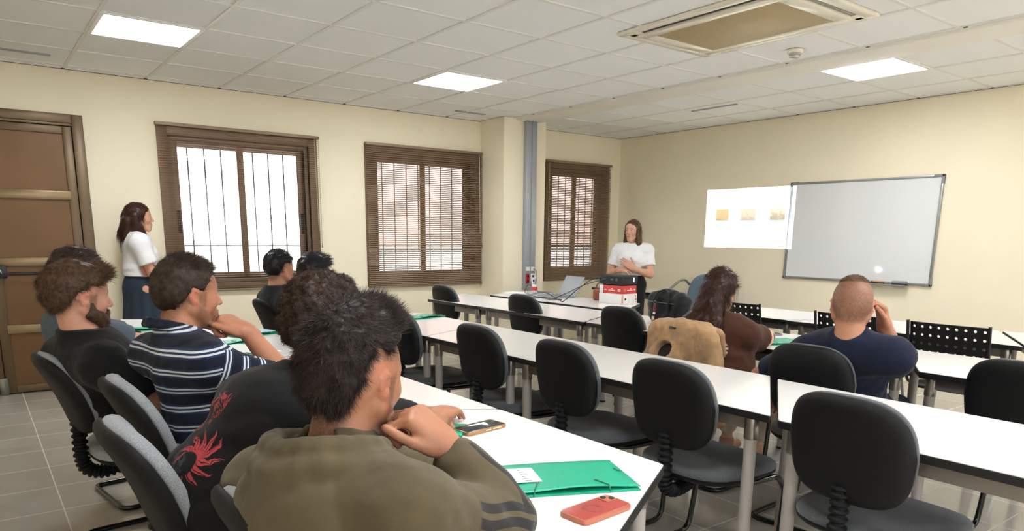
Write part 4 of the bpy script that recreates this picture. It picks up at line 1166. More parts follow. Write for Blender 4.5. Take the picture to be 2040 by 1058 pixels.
def strands(V, Fq, F, mask, H, s, N, L, seg, width, dirfn, rng, lenfn=None, push=None, jit=.25):
    """thin tapering hair blades grown from the surface of the hair volume"""
    tri = np.concatenate([Fq[:, [0, 1, 2]], Fq[:, [0, 2, 3]]]); A, B_, C_ = V[tri[:, 0]], V[tri[:, 1]], V[tri[:, 2]]
    nrm = np.cross(B_-A, C_-A); ar = np.linalg.norm(nrm, axis=1); cen = (A+B_+C_)/3
    w = ar*mask(cen); w /= w.sum(); pick = rng.choice(len(tri), N, p=w)
    u, v = rng.random(N), rng.random(N); fl = u+v > 1; u[fl] = 1-u[fl]; v[fl] = 1-v[fl]
    P = A[pick]+(B_-A)[pick]*u[:, None]+(C_-A)[pick]*v[:, None]
    VN = vnormals(V, Fq); n = VN[tri[pick, 0]]
    P = P-n*.004
    R = rng.normal(size=(N, 3))*jit; Ls = L*(.6+.7*rng.random(N))
    if lenfn is not None: Ls = Ls*lenfn(P)
    pts = [P]; cur = P.copy(); ph = rng.random(N)*6.28
    for q in range(seg):
        t = q/seg
        d = dirfn(cur, n, t, R, ph); d /= np.linalg.norm(d, axis=1)[:, None]+1e-9
        cur = cur+d*(Ls/seg)[:, None]
        if push is not None: cur = push(cur)
        pts.append(cur)
    X = np.stack(pts, 1)                                   # N, seg+1, 3
    T = np.gradient(X, axis=1); T /= np.linalg.norm(T, axis=2)[:, :, None]+1e-9
    side = np.cross(T, n[:, None, :]+rng.normal(size=(N, 1, 3))*.6); side /= np.linalg.norm(side, axis=2)[:, :, None]+1e-9
    wd = width*(.6+.8*rng.random(N))[:, None, None]*np.linspace(1, .12, seg+1)[None, :, None]
    VV = np.stack([X-side*wd, X+side*wd], 2).reshape(-1, 3)
    m = seg+1; base = (np.arange(N)*m*2)[:, None]; q = np.arange(seg)[None, :]*2
    Fs = np.stack([base+q, base+q+1, base+q+3, base+q+2], -1).reshape(-1, 4)
    col = np.repeat(rng.random(N), m*2)
    return VV, Fs, col

def beard_volume(parent, H, s, st, rng, res):
    F = Field(); r = st.get('r', .008)
    for sy in (-1, 1):
        F.rc(H.p(A_((.016, sy*.064, -.022))*s), H.p(A_((.016, sy*.060, -.055))*s), .010*s, (.016+r)*s, .02)
        F.rc(H.p(A_((.016, sy*.056, -.055))*s), H.p(A_((.058, sy*.030, -.092))*s), (.017+r)*s, (.020+r)*s, .02)
        F.rc(H.p(A_((.045, sy*.045, -.058))*s), H.p(A_((.078, sy*.026, -.078))*s), (.016+r)*s, (.015+r)*s, .02)
        F.rc(H.p(A_((.092, sy*.020, -.046))*s), H.p(A_((.082, sy*.026, -.078))*s), (.006+r*.4)*s, (.012+r*.6)*s, .015)
    F.rc(H.p(A_((.078, 0, -.082))*s), H.p(A_((.074, 0, -.104))*s), (.014+r)*s, (.018+r)*s, .02)
    F.rc(H.p(A_((.098, -.014, -.043))*s), H.p(A_((.098, .014, -.043))*s), .006*s, .006*s, .006)
    F.fill(lambda P, d: d+.0025*wav(P, 150, 3))
    V, Q = polygonize(F, res, .003)
    def dirfn(cur, n, t, R, ph): return n*.5+H.d((.35, 0, -.7))+R
    v2, f2, c2 = strands(V, Q, F, lambda c: np.ones(len(c)), H, s, st.get('N', 3500), st.get('L', .014), 3, .0006, dirfn, rng, jit=.3)
    o = mesh_np('beard', np.concatenate([V, v2]), np.concatenate([Q, f2+len(V)]), st['mat'], parent)
    set_col(o, np.repeat(np.concatenate([np.full(len(V), .2), c2])[:, None], 3, 1))
A_ = lambda v: np.array(v, float)
def tangent(v, n): return v-n*(v*n).sum(1)[:, None]
def hair(parent, H, s, st, rng, res, extra=None):
    """st: thickness dict + hairline + strands"""
    p = lambda x, y, z: H.p((x*s, y*s, z*s))
    F = Field(); tk = st.get('t', (.012, .010, .014)); c = st.get('c', (-.014, 0, .044))
    F.ell(p(*c), np.array([.098+tk[0], .077+tk[1], .084+tk[2]])*s, H.R, .02)
    if st.get('occ', 1): F.ell(p(-.042, 0, .010), np.array([.066+tk[0], .066+tk[1]*.8, .070])*s, H.R, .03)
    for (a, b, ra, rb, k) in st.get('add', []): F.rc(p(*a), p(*b), ra*s, rb*s, k*s)
    hx, hz = st['line']
    def cut(P, d):
        Q = H.inv(P)/s; zl = np.interp(Q[:, 0], hx, hz)
        if 'nape' in st: zl = zl+st['nape']*np.minimum((Q[:, 1]/.06)**2, 1.3)*sstep(-Q[:, 0], -.01, .05)
        h = np.clip(.5+.5*((zl-Q[:, 2])*s*.8-d)/.012, 0, 1); return d*(1-h)+((zl-Q[:, 2])*s*.8)*h+.012*h*(1-h)
    if hx is not None: F.fill(cut)
    if extra: extra(F)
    am, fq = st.get('rough', (.004, 90))
    F.fill(lambda P, d: d+am*wav(P, fq, 3)*1.0+am*.5*wav(P, fq*2.3, 5))
    V, Q = polygonize(F, res, am)
    col = np.full(len(V), .25)
    VV = [V]; FF = [Q]; CC = [col]; off = len(V)
    crown = H.p(np.array(st.get('crown', (-.055, 0, .125)))*s)
    fwd = H.d((1, 0, 0)); upv = H.d((0, 0, 1)); dn = np.array([0, 0, -1.0])
    for g in st['strands']:
        def mask(Pc, g=g):
            q = H.inv(Pc)/s; m = np.ones(len(Pc))
            if 'xmin' in g: m *= sstep(q[:, 0], g['xmin'], g['xmin']+.03)
            if 'xmax' in g: m *= 1-sstep(q[:, 0], g['xmax']-.03, g['xmax'])
            if 'zmin' in g: m *= sstep(q[:, 2], g['zmin'], g['zmin']+.02)
            return m+1e-9
        def dirfn(cur, n, t, R, ph, g=g):
            fl = tangent(cur-crown, n); fl /= np.linalg.norm(fl, axis=1)[:, None]+1e-6
            d = n*g.get('n', .4)+fl*g.get('flow', 1)+fwd*g.get('fwd', 0)+upv*g.get('up', 0)+dn*(g.get('down', 0)*(.3+t))+R
            if 'curl' in g:
                w_, f_ = g['curl']; a = ph+t*f_
                s1 = np.cross(n, fl); d = d+w_*(s1*np.sin(a)[:, None]+n*np.cos(a)[:, None])
            if 'wave' in g:
                w_, f_ = g['wave']; s1 = np.cross(n, dn[None]*np.ones_like(n)); d = d+w_*s1*np.sin(cur[:, 2]*f_+R[:, 0]*6)[:, None]
            return d
        v2, f2, c2 = strands(V, Q, F, mask, H, s, g['N'], g['L']*s, g.get('seg', 4), g.get('w', .0006), dirfn, rng, jit=g.get('jit', .25))
        VV.append(v2); FF.append(f2+off); CC.append(c2); off += len(v2)
    V = np.concatenate(VV); Q = np.concatenate(FF); c = np.concatenate(CC)
    o = mesh_np('hair', V, Q, st['mat'], parent)
    set_col(o, np.repeat(c[:, None], 3, 1))
    return o

def person(P):
    """P: pose dictionary, all joints in world metres"""
    loc = P['loc']; e = empty('person', P['label'], 'person', (loc[0], loc[1], 0), 0)
    rng = np.random.default_rng(P.get('seed', 1))
    J = {k: np.array(v, float) for k, v in P['J'].items()}
    s = P.get('hs', 1.0); H = Fr(J['head'], Rz(rad(P['hyaw'])) @ Ry(rad(P.get('hpit', 0))) @ Rx(rad(P.get('hrol', 0))))
    fem = P.get('female', False); g = P.get('build', 1.0); res = P.get('res', .006)
    BY = rad(P['yaw']); bf = Rz(BY)
    neckb = J['neck']; chest = J['chest']; hip = J['hip']; waist = J.get('waist', (chest+hip)/2)
    up = (neckb-hip); up /= np.linalg.norm(up); yv = J['shL']-J['shR']; yv /= np.linalg.norm(yv); xv = np.cross(yv, up); xv /= np.linalg.norm(xv); up2 = np.cross(xv, yv)
    RB = np.stack([xv, yv, up2], 1)
    def torso(F, inf, k=.04, legs=False):
        F.ell(chest, np.array([.112*g, .150*g, .165])+inf, RB, k)
        F.ell(chest+up2*.075, np.array([.098*g, .165*g, .075])+inf, RB, k)
        F.ell(waist, np.array([.108*g, .138*g, .13])+inf, RB, k+.02)
        F.ell(hip, np.array([.118*g, .168*g, .11])+inf, bf, k+.02)
        F.rc(waist, hip, .115*g+inf, .12*g+inf, k+.02)
        for S in ('shL', 'shR'):
            F.rc(neckb-up2*.015, J[S]*.82+neckb*.18-up2*.008, .052*g+inf, .058*g+inf, k+.01)
            F.rc(chest+up2*.05, J[S], .085*g+inf, .062*g+inf, k)
        if fem:
            for sy in (-1, 1): F.ell(chest+xv*.075+yv*sy*.060-up2*.015, np.array([.050, .060, .058])+inf, RB, .05)
    def arm(F, S, inf, t0=0, t1=2, k=.02):
        sh, el, wr = J['sh'+S], J['el'+S], J['wr'+S]
        r = (.055*g, .043*g, .045*g, .029*min(g, 1.08))
        if t0 < 1:
            b = sh+(el-sh)*min(t1, 1); F.rc(sh, b, r[0]+inf, r[0]+(r[1]-r[0])*min(t1, 1)+inf, k)
        if t1 > 1:
            m = el+(wr-el)*.28; F.rc(el, m, r[1]+inf, r[2]+inf, k); F.rc(m, el+(wr-el)*(t1-1), r[2]+inf, r[2]+(r[3]-r[2])*((t1-1)-.28)/.72+inf, k)
    def leg(F, S, inf, t1=2, k=.03):
        h = hip+bf @ np.array([.0, (.085 if S == 'L' else -.085)*g, -.02]); kn, an = J['kn'+S], J['an'+S]
        F.rc(h, kn, .082*g+inf, .058*g+inf, k)
        if t1 > 1: m = kn+(an-kn)*.3; F.rc(kn, m, .057*g+inf, .056*g+inf, k); F.rc(m, kn+(an-kn)*(t1-1), .056*g+inf, .056*g+(.038-.056*g)*((t1-1)-.3)/.7+inf, k)
    # ---------- body (skin)
    F = Field(); torso(F, -.012)
    F.rc(H.p((-.028*s, 0, -.045*s)), neckb+up2*.0, .053*s*(.86 if fem else 1.02), .060*(.86 if fem else 1.03)*g, .02)
    F.rc(H.p((.02*s, 0, -.07*s)), neckb+xv*.03, .030*s, .040, .02)
    head_field(F, H, s, fem, earout=P.get('earout', 0))
    for S in 'LR':
        arm(F, S, -.0 if P.get('bare', True) else -.008); leg(F, S, -.008)
        W = Fr(J['wr'+S], frame_from(P['hand'+S][0], P['hand'+S][1]) @ (np.diag([1, 1, 1]) if True else 0))
        # thumb on the +y side of the frame; mirror for the other hand by flipping y through a proper frame
        x_, z_ = P['hand'+S][0], P['hand'+S][1]; Rh = frame_from(x_, z_)
        if (S == 'R') != P.get('flip'+S, False): Rm = Rh.copy(); W = Fr(J['wr'+S], Rm)
        else: Rm = Rh.copy(); Rm[:, 1] *= -1; W = Fr(J['wr'+S], Rm)
        kw = P.get('hk'+S, {}); hand_field(F, W, S, P.get('hands', 1.0), **kw)
        an = J['an'+S]; fd = bf @ np.array([1, 0, 0]); ft = P.get('foot'+S, fd)
        F.rc(an, an+np.array(ft)*.0-np.array([0, 0, .03]), .036, .036, .02)
        F.rc(an-np.array([0, 0, .045])-np.array(ft)*.03, an+np.array(ft)*.13-np.array([0, 0, .058]), .028, .020, .02)
    V, Q = polygonize(F, P.get('bres', res)); V = relax(V, Q, 1, .35)
    C = head_colors(V, H, s, P)
    nail = np.zeros(len(V))
    # redder knuckles / elbows
    for S in 'LR':
        for j_, a in (('el', .25), ('wr', .18)):
            m = np.exp(-((np.linalg.norm(V-J[j_+S], axis=1)/.06)**2))*a; C = C*(1-m[:, None])+linc(P.get('flush', '#C4685A'))*m[:, None]
    o = mesh_np('body', V, Q, skin_mat('skin', P.get('tone2', P['skin'])), e); set_col(o, C)
    # ---------- clothing
    for c in P['clothes']:
        F = Field(); kd = c['kind']; inf = c.get('inf', .012)
        if kd == 'top':
            torso(F, inf)
            if c.get('belly'): F.ell(waist+xv*.03, np.array([.13, .16, .15])*c['belly'], RB, .05)
            if c.get('hem'): F.rc(waist, hip+np.array([0, 0, c['hem']]), .125*g+inf, .135*g+inf, .05)
            sl = c.get('sleeve', .55)
            for S in 'LR':
                fl = c.get('flare', .010)
                sh, el, wr = J['sh'+S], J['el'+S], J['wr'+S]
                if sl <= 1:
                    b = sh+(el-sh)*sl; F.rc(sh, b, .058*g+inf, .052*g+inf+fl, .03)
                    ax = (el-sh)/np.linalg.norm(el-sh)
                    F.fn(lambda P_, b=b, ax=ax: np.maximum((b-P_) @ ax - .0, np.linalg.norm((P_-b)-((P_-b) @ ax)[:, None]*ax, axis=1)-.088), b-.2, b+.2, .008, True)
                else:
                    F.rc(sh, el, .060*g+inf, .052*g+inf, .03); F.rc(el, el+(wr-el)*.35, .052*g+inf, .052*g+inf, .025); F.rc(el+(wr-el)*.35, el+(wr-el)*(sl-1.06), .052*g+inf, .042+inf, .02)
                    F.rc(el+(wr-el)*(sl-1.06), el+(wr-el)*(sl-1), .036+inf*.7, .034+inf*.7, .008)      # ribbed cuff
                    b = el+(wr-el)*(sl-1)
            nk = c.get('neck', .012)
            F.rc(neckb-up2*.02, neckb+(H.p((-.028*s, 0, -.045*s))-neckb)*.30, .066*g*(.84 if fem else 1), .064*(.84 if fem else 1)+nk*.3, .02)
            # cut the collar opening
            ctr = neckb+up2*(.030+c.get('coll', 0)); nn = up2*.90+xv*c.get('tilt', .42); nn /= np.linalg.norm(nn)
            F.fn(lambda P_: np.maximum(-(P_-ctr) @ nn, np.linalg.norm((P_-ctr)-((P_-ctr) @ nn)[:, None]*nn, axis=1)-.115), ctr-.2, ctr+.2, .004, True)
            if c.get('collar'):
                # folded polo collar
                cc = neckb+up2*.022; r = .073*g
                ring = [cc+xv*cos(a)*r*1.02+yv*sin(a)*r+nn*0+up2*(.022-.035*cos(a)) for a in np.linspace(.35, 2*pi-.35, 14)]
                for a_, b_ in zip(ring, ring[1:]): F.rc(a_, b_, .011, .011, .006); F.rc(a_-up2*.02-(cc-a_)*.12, b_-up2*.02-(cc-b_)*.12, .010, .010, .006)
            for ex in c.get('extra', []): ex(F, J, RB, xv, yv, up2, H)
            amp = c.get('fold', .004)
            fr = c.get('ff', 48)
            el_ = [J['elL'], J['elR'], J['shL'], J['shR']]
            def post(P_, d):
                q = (P_-hip) @ RB
                w = wav(q*np.array([1, .8, 2.2])[None], fr, 1.3)+.6*wav(q*np.array([1.4, 1, 1.2])[None], fr*2.1, 4.1)
                w = np.where(w > 0, w, w*.6)
                z_ = q[:, 2]; a_ = amp*(.45+.8*np.exp(-((z_-.12)/.12)**2))
                return d+a_*w
            F.fill(post)
            if 'cut' in c: F.fill(lambda P_, d: np.maximum(d, c['cut']-P_[:, 2]))
        elif kd == 'trousers':
            F.ell(hip, np.array([.122*g, .172*g, .115])+inf, bf, .03)
            F.rc(hip, waist*.55+hip*.45, .12*g+inf, .118*g+inf, .03)
            for S in 'LR': leg(F, S, inf, c.get('len', 1.9))
            ctr = waist*.6+hip*.4
            F.fill(lambda P_, d: np.maximum(d+.003*wav(P_, 26, 2), (P_-ctr) @ up2-.02))
        elif kd == 'skirt':
            F.rc(waist, hip, .105*g+inf, .145*g+inf, .03)
            b = hip.copy(); b[2] = c['z']; nf = 12
            F.rc(hip, b, .145*g+inf, .19+inf, .04)
            F.fill(lambda P_, d: np.maximum(np.maximum(d+.008*np.sin(np.arctan2(P_[:, 1]-hip[1], P_[:, 0]-hip[0])*nf)*sstep(hip[2]-P_[:, 2], -.05, .35), c['z']-P_[:, 2]), P_[:, 2]-waist[2]-.045))
        elif kd == 'shoes':
            for S in 'LR':
                an = J['an'+S]; fd = np.array(P.get('foot'+S, bf @ np.array([1, 0, 0])))
                F.rc(an-np.array([0, 0, .042])-fd*.04, an+fd*.15-np.array([0, 0, .056]), .040, .032, .03); F.rc(an, an-np.array([0, 0, .04]), .046, .042, .02)
            F.fill(lambda P_, d: np.maximum(d, P_[:, 2]-J['anL'][2]-.02)); F.fill(lambda P_, d: np.maximum(d, .002-P_[:, 2]))
        V, Q = polygonize(F, c.get('res', res), c.get('fold', .004)*1.5); V = relax(V, Q, 1, .4)
        o = mesh_np(c['name'], V, Q, c['mat'], e)
        if c.get('label'): o['label'] = c['label']
        # garment coordinates for stripes and prints: x = across back, y = up the torso, z = along the sleeve (negative where torso)
        q = (V-hip) @ RB; U = np.zeros_like(V); U[:, 0] = q[:, 1]; U[:, 1] = q[:, 2]
        sl = np.full(len(V), -1.0)
        for S in 'LR':
            sh, el, wr = J['sh'+S], J['el'+S], J['wr'+S]; ab = el-sh; t = ((V-sh) @ ab)/(ab @ ab); dd = np.linalg.norm(V-sh-np.clip(t, 0, 1)[:, None]*ab, axis=1)
            far = np.abs(q[:, 1]) > .150*g
            m = (dd < .10) & (t > .02) & (far | (t > .42)); sl[m] = (t*np.linalg.norm(ab))[m]
        U[:, 2] = sl; set_vec(o, U)
        if c.get('col') is not None: set_col(o, c['col'](V, q, J, RB, H))
    # ---------- hair
    if P.get('beardvol'): beard_volume(e, H, s, P['beardvol'], rng, .0045)
    if P.get('hair'): hair(e, H, s, P['hair'], rng, P.get('hres', res), P.get('hextra'))
    return e, H, J, (xv, yv, up2)
# ================================================================ poses
def ik(a, c, l1, l2, pole):
    """middle joint between a and c with segment lengths l1, l2, bent towards pole"""
    a, c, pole = (np.array(v, float) for v in (a, c, pole)); d = c-a; L = np.linalg.norm(d); u = d/L
    if L > l1+l2-.004: k = (l1+l2-.004)/L; c = a+d*k; L *= k; d = c-a
    x = (l1*l1-l2*l2+L*L)/(2*L); h = sqrt(max(l1*l1-x*x, 0)); w = pole-a; w = w-u*(w @ u); w /= np.linalg.norm(w)+1e-9
    return a+u*x+w*h
def seated(hip, head, byaw, hyaw, sw=.19, roll=0, feet=.05, shdrop=.075, neckback=.055, kneez=.50, shfwd=0):
    hip = np.array(hip, float); head = np.array(head, float); B = Rz(rad(byaw)); HF = Rz(rad(hyaw))
    neck = head+HF @ np.array([-.040, 0, 0])+np.array([0, 0, -.140])
    neck = neck+B @ np.array([-neckback+.04, 0, 0])
    v = neck-hip; chest = hip+v*.66+B @ np.array([-.012, 0, 0]); waist = hip+v*.32+B @ np.array([-.015, 0, 0])
    J = dict(hip=hip, head=head, neck=neck, chest=chest, waist=waist)
    for S, sy in (('L', 1), ('R', -1)):
        J['sh'+S] = neck+B @ np.array([.005+shfwd, sy*sw, -shdrop+sy*roll])
        J['kn'+S] = hip+B @ np.array([.42, sy*.13, kneez-hip[2]])
        J['an'+S] = hip+B @ np.array([.40+feet, sy*.12, .10-hip[2]])
    return J
def arms(J, R=None, L=None, poleR=None, poleL=None, l1=.285, l2=.25):
    for S, t, p in (('R', R, poleR), ('L', L, poleL)):
        if t is None: continue
        if isinstance(t, tuple) and len(t) == 2 and hasattr(t[0], '__len__'):
            J['el'+S] = np.array(t[0], float); J['wr'+S] = np.array(t[1], float)
        else:
            t = np.array(t, float); J['wr'+S] = t; J['el'+S] = ik(J['sh'+S], t, l1, l2, p if p is not None else J['sh'+S]+np.array([0, 0, -.5]))
    return J
A = np.array
SK = dict(skin='#C98F6E', tone2='#B5694F', flush='#C4685A', ear='#CE7A62')
FLAT = dict(curl=(.35, .35, .25), thumb=(.7, .3))
FIST = dict(curl=(1.1, 1.35, .9), thumb=(.55, 1.0))
HALF = dict(curl=(.75, .8, .5), thumb=(.6, .6))
m_black_tee, _, _, _ = cloth_mat('black_cotton', '#0E0F11', .9)
m_black_tee2, _, _, _ = cloth_mat('black_cotton_knit', '#0D0E10', .9)
m_navy, _, _, _ = cloth_mat('navy_cotton', '#141B30', .88)
m_greyblue, _, _, _ = cloth_mat('grey_blue_cotton', '#56626E', .9)
m_whitetee, _, _, _ = cloth_mat('white_cotton', '#ECECEE', .85, var=.03)
m_denim, _, _, _ = cloth_mat('dark_denim', '#2B3644', .85, 500)
m_trous, _, _, _ = cloth_mat('black_trousers', '#1C1A1D', .85)
m_jeans, _, _, _ = cloth_mat('blue_jeans', '#2E3B52', .9, 500)
m_beige, _, _, _ = cloth_mat('cream_trousers', '#CFC3B2', .9)
m_shoe = mat('dark_shoe', '#202024', .5); m_shoe_w = mat('white_trainer', '#E2E0DC', .5)

# olive hoodie with three wavy dark stripes on the sleeve
m_hood, t, b, base = cloth_mat('olive_sweatshirt', '#574D39', .92, 1400, .07, .5, .3)
def _st():
    U = t.xyz(t.attr('uvw')['Vector'])
    s_, l_ = U[2], t.xyz(t.attr('uvw')['Vector'])[0]
    W = t.xyz(t.attr('arm')['Vector'])    # x: angle offset across the sleeve in m, y: along sleeve, z: on-sleeve flag
    w = t.m('ADD', W[0], t.m('MULTIPLY', t.m('SINE', t.m('MULTIPLY', W[1], 38.0)), .007))
    f = t.m('ABSOLUTE', t.m('SUBTRACT', t.m('FRACT', t.m('ADD', t.m('DIVIDE', w, .034), .5)), .5))
    k = t.m('SUBTRACT', 1, t.step(f, .29, .33))
    k = t.m('MULTIPLY', k, t.m('SUBTRACT', 1, t.step(t.m('ABSOLUTE', w), .049, .051)))
    k = t.m('MULTIPLY', k, t.m('MULTIPLY', t.step(W[1], .01, .02), t.m('MULTIPLY', W[2], t.m('SUBTRACT', 1, t.step(W[1], .315, .325)))))
    t.link(t.mix(k, base, lin('#2A2829')), b.inputs['Base Color'])
_st()
# navy polo with pairs of thin white lines
m_polo, t, b, base = cloth_mat('striped_polo_jersey', '#141A2A', .88, 900, .1)
def _po():
    U = t.xyz(t.attr('uvw')['Vector']); onsl = t.m('GREATER_THAN', U[2], 0.0)
    c = t.m('ADD', t.m('MULTIPLY', onsl, U[2]), t.m('MULTIPLY', t.m('SUBTRACT', 1, onsl), U[1]))
    f = t.m('FRACT', t.m('DIVIDE', t.m('ADD', c, 1.0), .062))
    d1 = t.m('SUBTRACT', 1, t.step(t.m('ABSOLUTE', t.m('SUBTRACT', f, .40)), .035, .06)); d2 = t.m('SUBTRACT', 1, t.step(t.m('ABSOLUTE', t.m('SUBTRACT', f, .60)), .035, .06))
    k = t.m('MAXIMUM', d1, d2); k = t.m('MULTIPLY', k, t.m('SUBTRACT', 1, t.step(U[1], .462, .468)))
    halo = t.m('MULTIPLY', t.m('SUBTRACT', 1, t.step(t.m('ABSOLUTE', t.m('SUBTRACT', f, .5)), .22, .28)), t.m('SUBTRACT', 1, t.step(U[1], .462, .468)))
    c1 = t.mix(t.m('MULTIPLY', halo, .6), base, lin('#2A3C66'))
    t.link(t.mix(k, c1, lin('#D4DADF')), b.inputs['Base Color'])
_po()
# black tee with a red flame-like splash and grey smudges on the back (abstract)
m_print, t, b, base = cloth_mat('printed_black_cotton', '#0D0E11', .88)
def _pr():
    U = t.xyz(t.attr('uvw')['Vector'])
    def P2(cx, cy, sc=1):
        x = t.m('MULTIPLY', t.m('SUBTRACT', U[0], cx), sc); y = t.m('MULTIPLY', t.m('SUBTRACT', U[1], cy), sc); return x, y
    # spiky burst
    x, y = P2(-.055, .150); a = t.m('ARCTAN2', y, x); r = t.m('SQRT', t.m('ADD', t.m('MULTIPLY', x, x), t.m('MULTIPLY', y, y)))
    cb = t.new('ShaderNodeCombineXYZ'); t.link(U[0], cb.inputs[0]); t.link(U[1], cb.inputs[1])
    nz = t.noise(18, 3, cb.outputs[0], .5, .6)
    aa = t.m('ADD', a, t.m('ADD', t.m('MULTIPLY', r, 9.0), t.m('MULTIPLY', nz, .8)))
    sp = t.m('ABSOLUTE', t.m('SUBTRACT', t.m('FRACT', t.m('MULTIPLY', aa, 1.75)), .5))      # 0..0.5, about 11 spikes
    R = t.m('ADD', .030, t.m('MULTIPLY', t.m('POWER', t.m('MULTIPLY', sp, 2.0), 1.3), .052))
    burst = t.m('SUBTRACT', 1, t.step(r, t.m('SUBTRACT', R, .0015), t.m('ADD', R, .0015)))
    line = t.m('FRACT', t.m('MULTIPLY', t.m('ADD', aa, t.m('MULTIPLY', nz, .5)), 3.5)); cutl = t.m('MULTIPLY', t.step(r, .018, .022), t.m('GREATER_THAN', line, .80))
    burst = t.m('MULTIPLY', burst, t.m('SUBTRACT', 1, cutl)); burst = t.m('MULTIPLY', burst, t.m('SUBTRACT', 1, t.m('SUBTRACT', 1, t.step(t.m('SQRT', t.m('ADD', t.m('POWER', t.m('ADD', x, -.012), 2.0), t.m('POWER', t.m('ADD', y, .02), 2.0))), .030, .034))))
    # loose wisps above
    n2 = t.noise(22, 2, cb.outputs[0], .5, 2.2); ww = t.m('SUBTRACT', 1, t.step(t.m('ABSOLUTE', t.m('SUBTRACT', n2, .52)), .035, .045))
    x2, y2 = P2(.01, .262); e2 = t.m('ADD', t.m('POWER', t.m('DIVIDE', x2, .10), 2.0), t.m('POWER', t.m('DIVIDE', t.m('ADD', y2, t.m('MULTIPLY', x2, .55)), .045), 2.0))
    wisp = t.m('MULTIPLY', ww, t.m('SUBTRACT', 1, t.step(e2, .85, 1.0)))
    red = t.m('MAXIMUM', burst, wisp)
    # grey smudges below and beside
    x3, y3 = P2(.0, .085); e3 = t.m('ADD', t.m('POWER', t.m('DIVIDE', x3, .055), 2.0), t.m('POWER', t.m('DIVIDE', y3, .085), 2.0))
    n3 = t.noise(30, 3, cb.outputs[0], .6, 1.5); gr = t.m('MULTIPLY', t.step(n3, .50, .56), t.m('SUBTRACT', 1, t.step(e3, .7, 1.0)))
    c1 = t.mix(t.m('MULTIPLY', gr, .8), base, lin('#3A3D42')); t.link(t.mix(red, c1, lin('#A83C42')), b.inputs['Base Color'])
_pr()
m_tee_w, t, b, base = cloth_mat('black_cotton_white_print', '#0E0F11', .9)
def _tw():
    U = t.xyz(t.attr('uvw')['Vector']); k = 0.0
    for (cx, cy, a, h) in ((.02, .345, .05, .010), (-.03, .325, .025, .008), (.03, .255, .045, .007), (-.02, .238, .03, .006)):
        e = t.m('ADD', t.m('POWER', t.m('DIVIDE', t.m('SUBTRACT', U[0], cx), a), 2.0), t.m('POWER', t.m('DIVIDE', t.m('SUBTRACT', t.m('SUBTRACT', U[1], cy), t.m('MULTIPLY', t.m('SINE', t.m('MULTIPLY', U[0], 90.0)), .006)), h), 2.0))
        k = t.m('MAXIMUM', k, t.m('SUBTRACT', 1, t.step(e, .85, 1.0)))
    t.link(t.mix(k, base, lin('#B8B8B6')), b.inputs['Base Color'])
_tw()
m_brown, t, b, base = cloth_mat('brown_cotton', '#492B1F', .88)
def _wb():
    # pale curling motif on the lower back, right of the spine
    U = t.xyz(t.attr('uvw')['Vector']); cb = t.new('ShaderNodeCombineXYZ'); t.link(U[0], cb.inputs[0]); t.link(U[1], cb.inputs[1])
    n = t.noise(34, 2, cb.outputs[0], .5, 1.6)
    e = t.m('ADD', t.m('POWER', t.m('DIVIDE', t.m('ADD', U[0], .035), .045), 2.0), t.m('POWER', t.m('DIVIDE', t.m('SUBTRACT', U[1], .20), .055), 2.0))
    k = t.m('MULTIPLY', t.m('MULTIPLY', t.step(n, .50, .53), t.m('SUBTRACT', 1, t.step(e, .8, 1.0))), t.m('GREATER_THAN', t.m('FRACT', t.m('MULTIPLY', U[1], 45.0)), .28))
    t.link(t.mix(k, base, lin('#CDB9AE')), b.inputs['Base Color'])
_wb()

mh_black = hair_mat('black_brown_hair', '#120D0C', '#3A2C27'); mh_curl = hair_mat('dark_brown_curls', '#1B1210', '#4E3A30')
mh_brown = hair_mat('mid_brown_hair', '#1E1612', '#4C3B30'); mh_lb = hair_mat('chestnut_hair', '#2A1C14', '#6E523C')
mh_jet = hair_mat('jet_black_hair', '#0D0C0E', '#2A282A', .32); mh_long = hair_mat('long_dark_brown_hair', '#1E110D', '#4A2C22', .36)
mh_aub = hair_mat('auburn_brown_hair', '#20120E', '#4C2E22', .36); mh_two = hair_mat('brown_lob_hair', '#241812', '#7A5C42', .34)
LINE_STD = ([-.13, -.06, -.025, .0, .02, .045, .065, .085], [-.085, -.080, -.02, .030, .022, .030, .062, .080])
def st_short(mat_, N=9000, L=.022, t=(.010, .008, .014), line=LINE_STD, n=.55, fwd=.5, up=.25, flow=.5, w=.0006, jit=.35, **k):
    d = dict(mat=mat_, t=t, line=line, strands=[dict(N=N, L=L, n=n, fwd=fwd, up=up, flow=flow, w=w, jit=jit, seg=4)]); d.update(k); return d
tee = lambda name, m, **k: dict(kind='top', name=name, mat=m, **k)
tr = lambda m, **k: dict(kind='trousers', name='trousers', mat=m, inf=.012, res=.011, **k)
sh = lambda m=None: dict(kind='shoes', name='shoes', mat=m or m_shoe, res=.010)

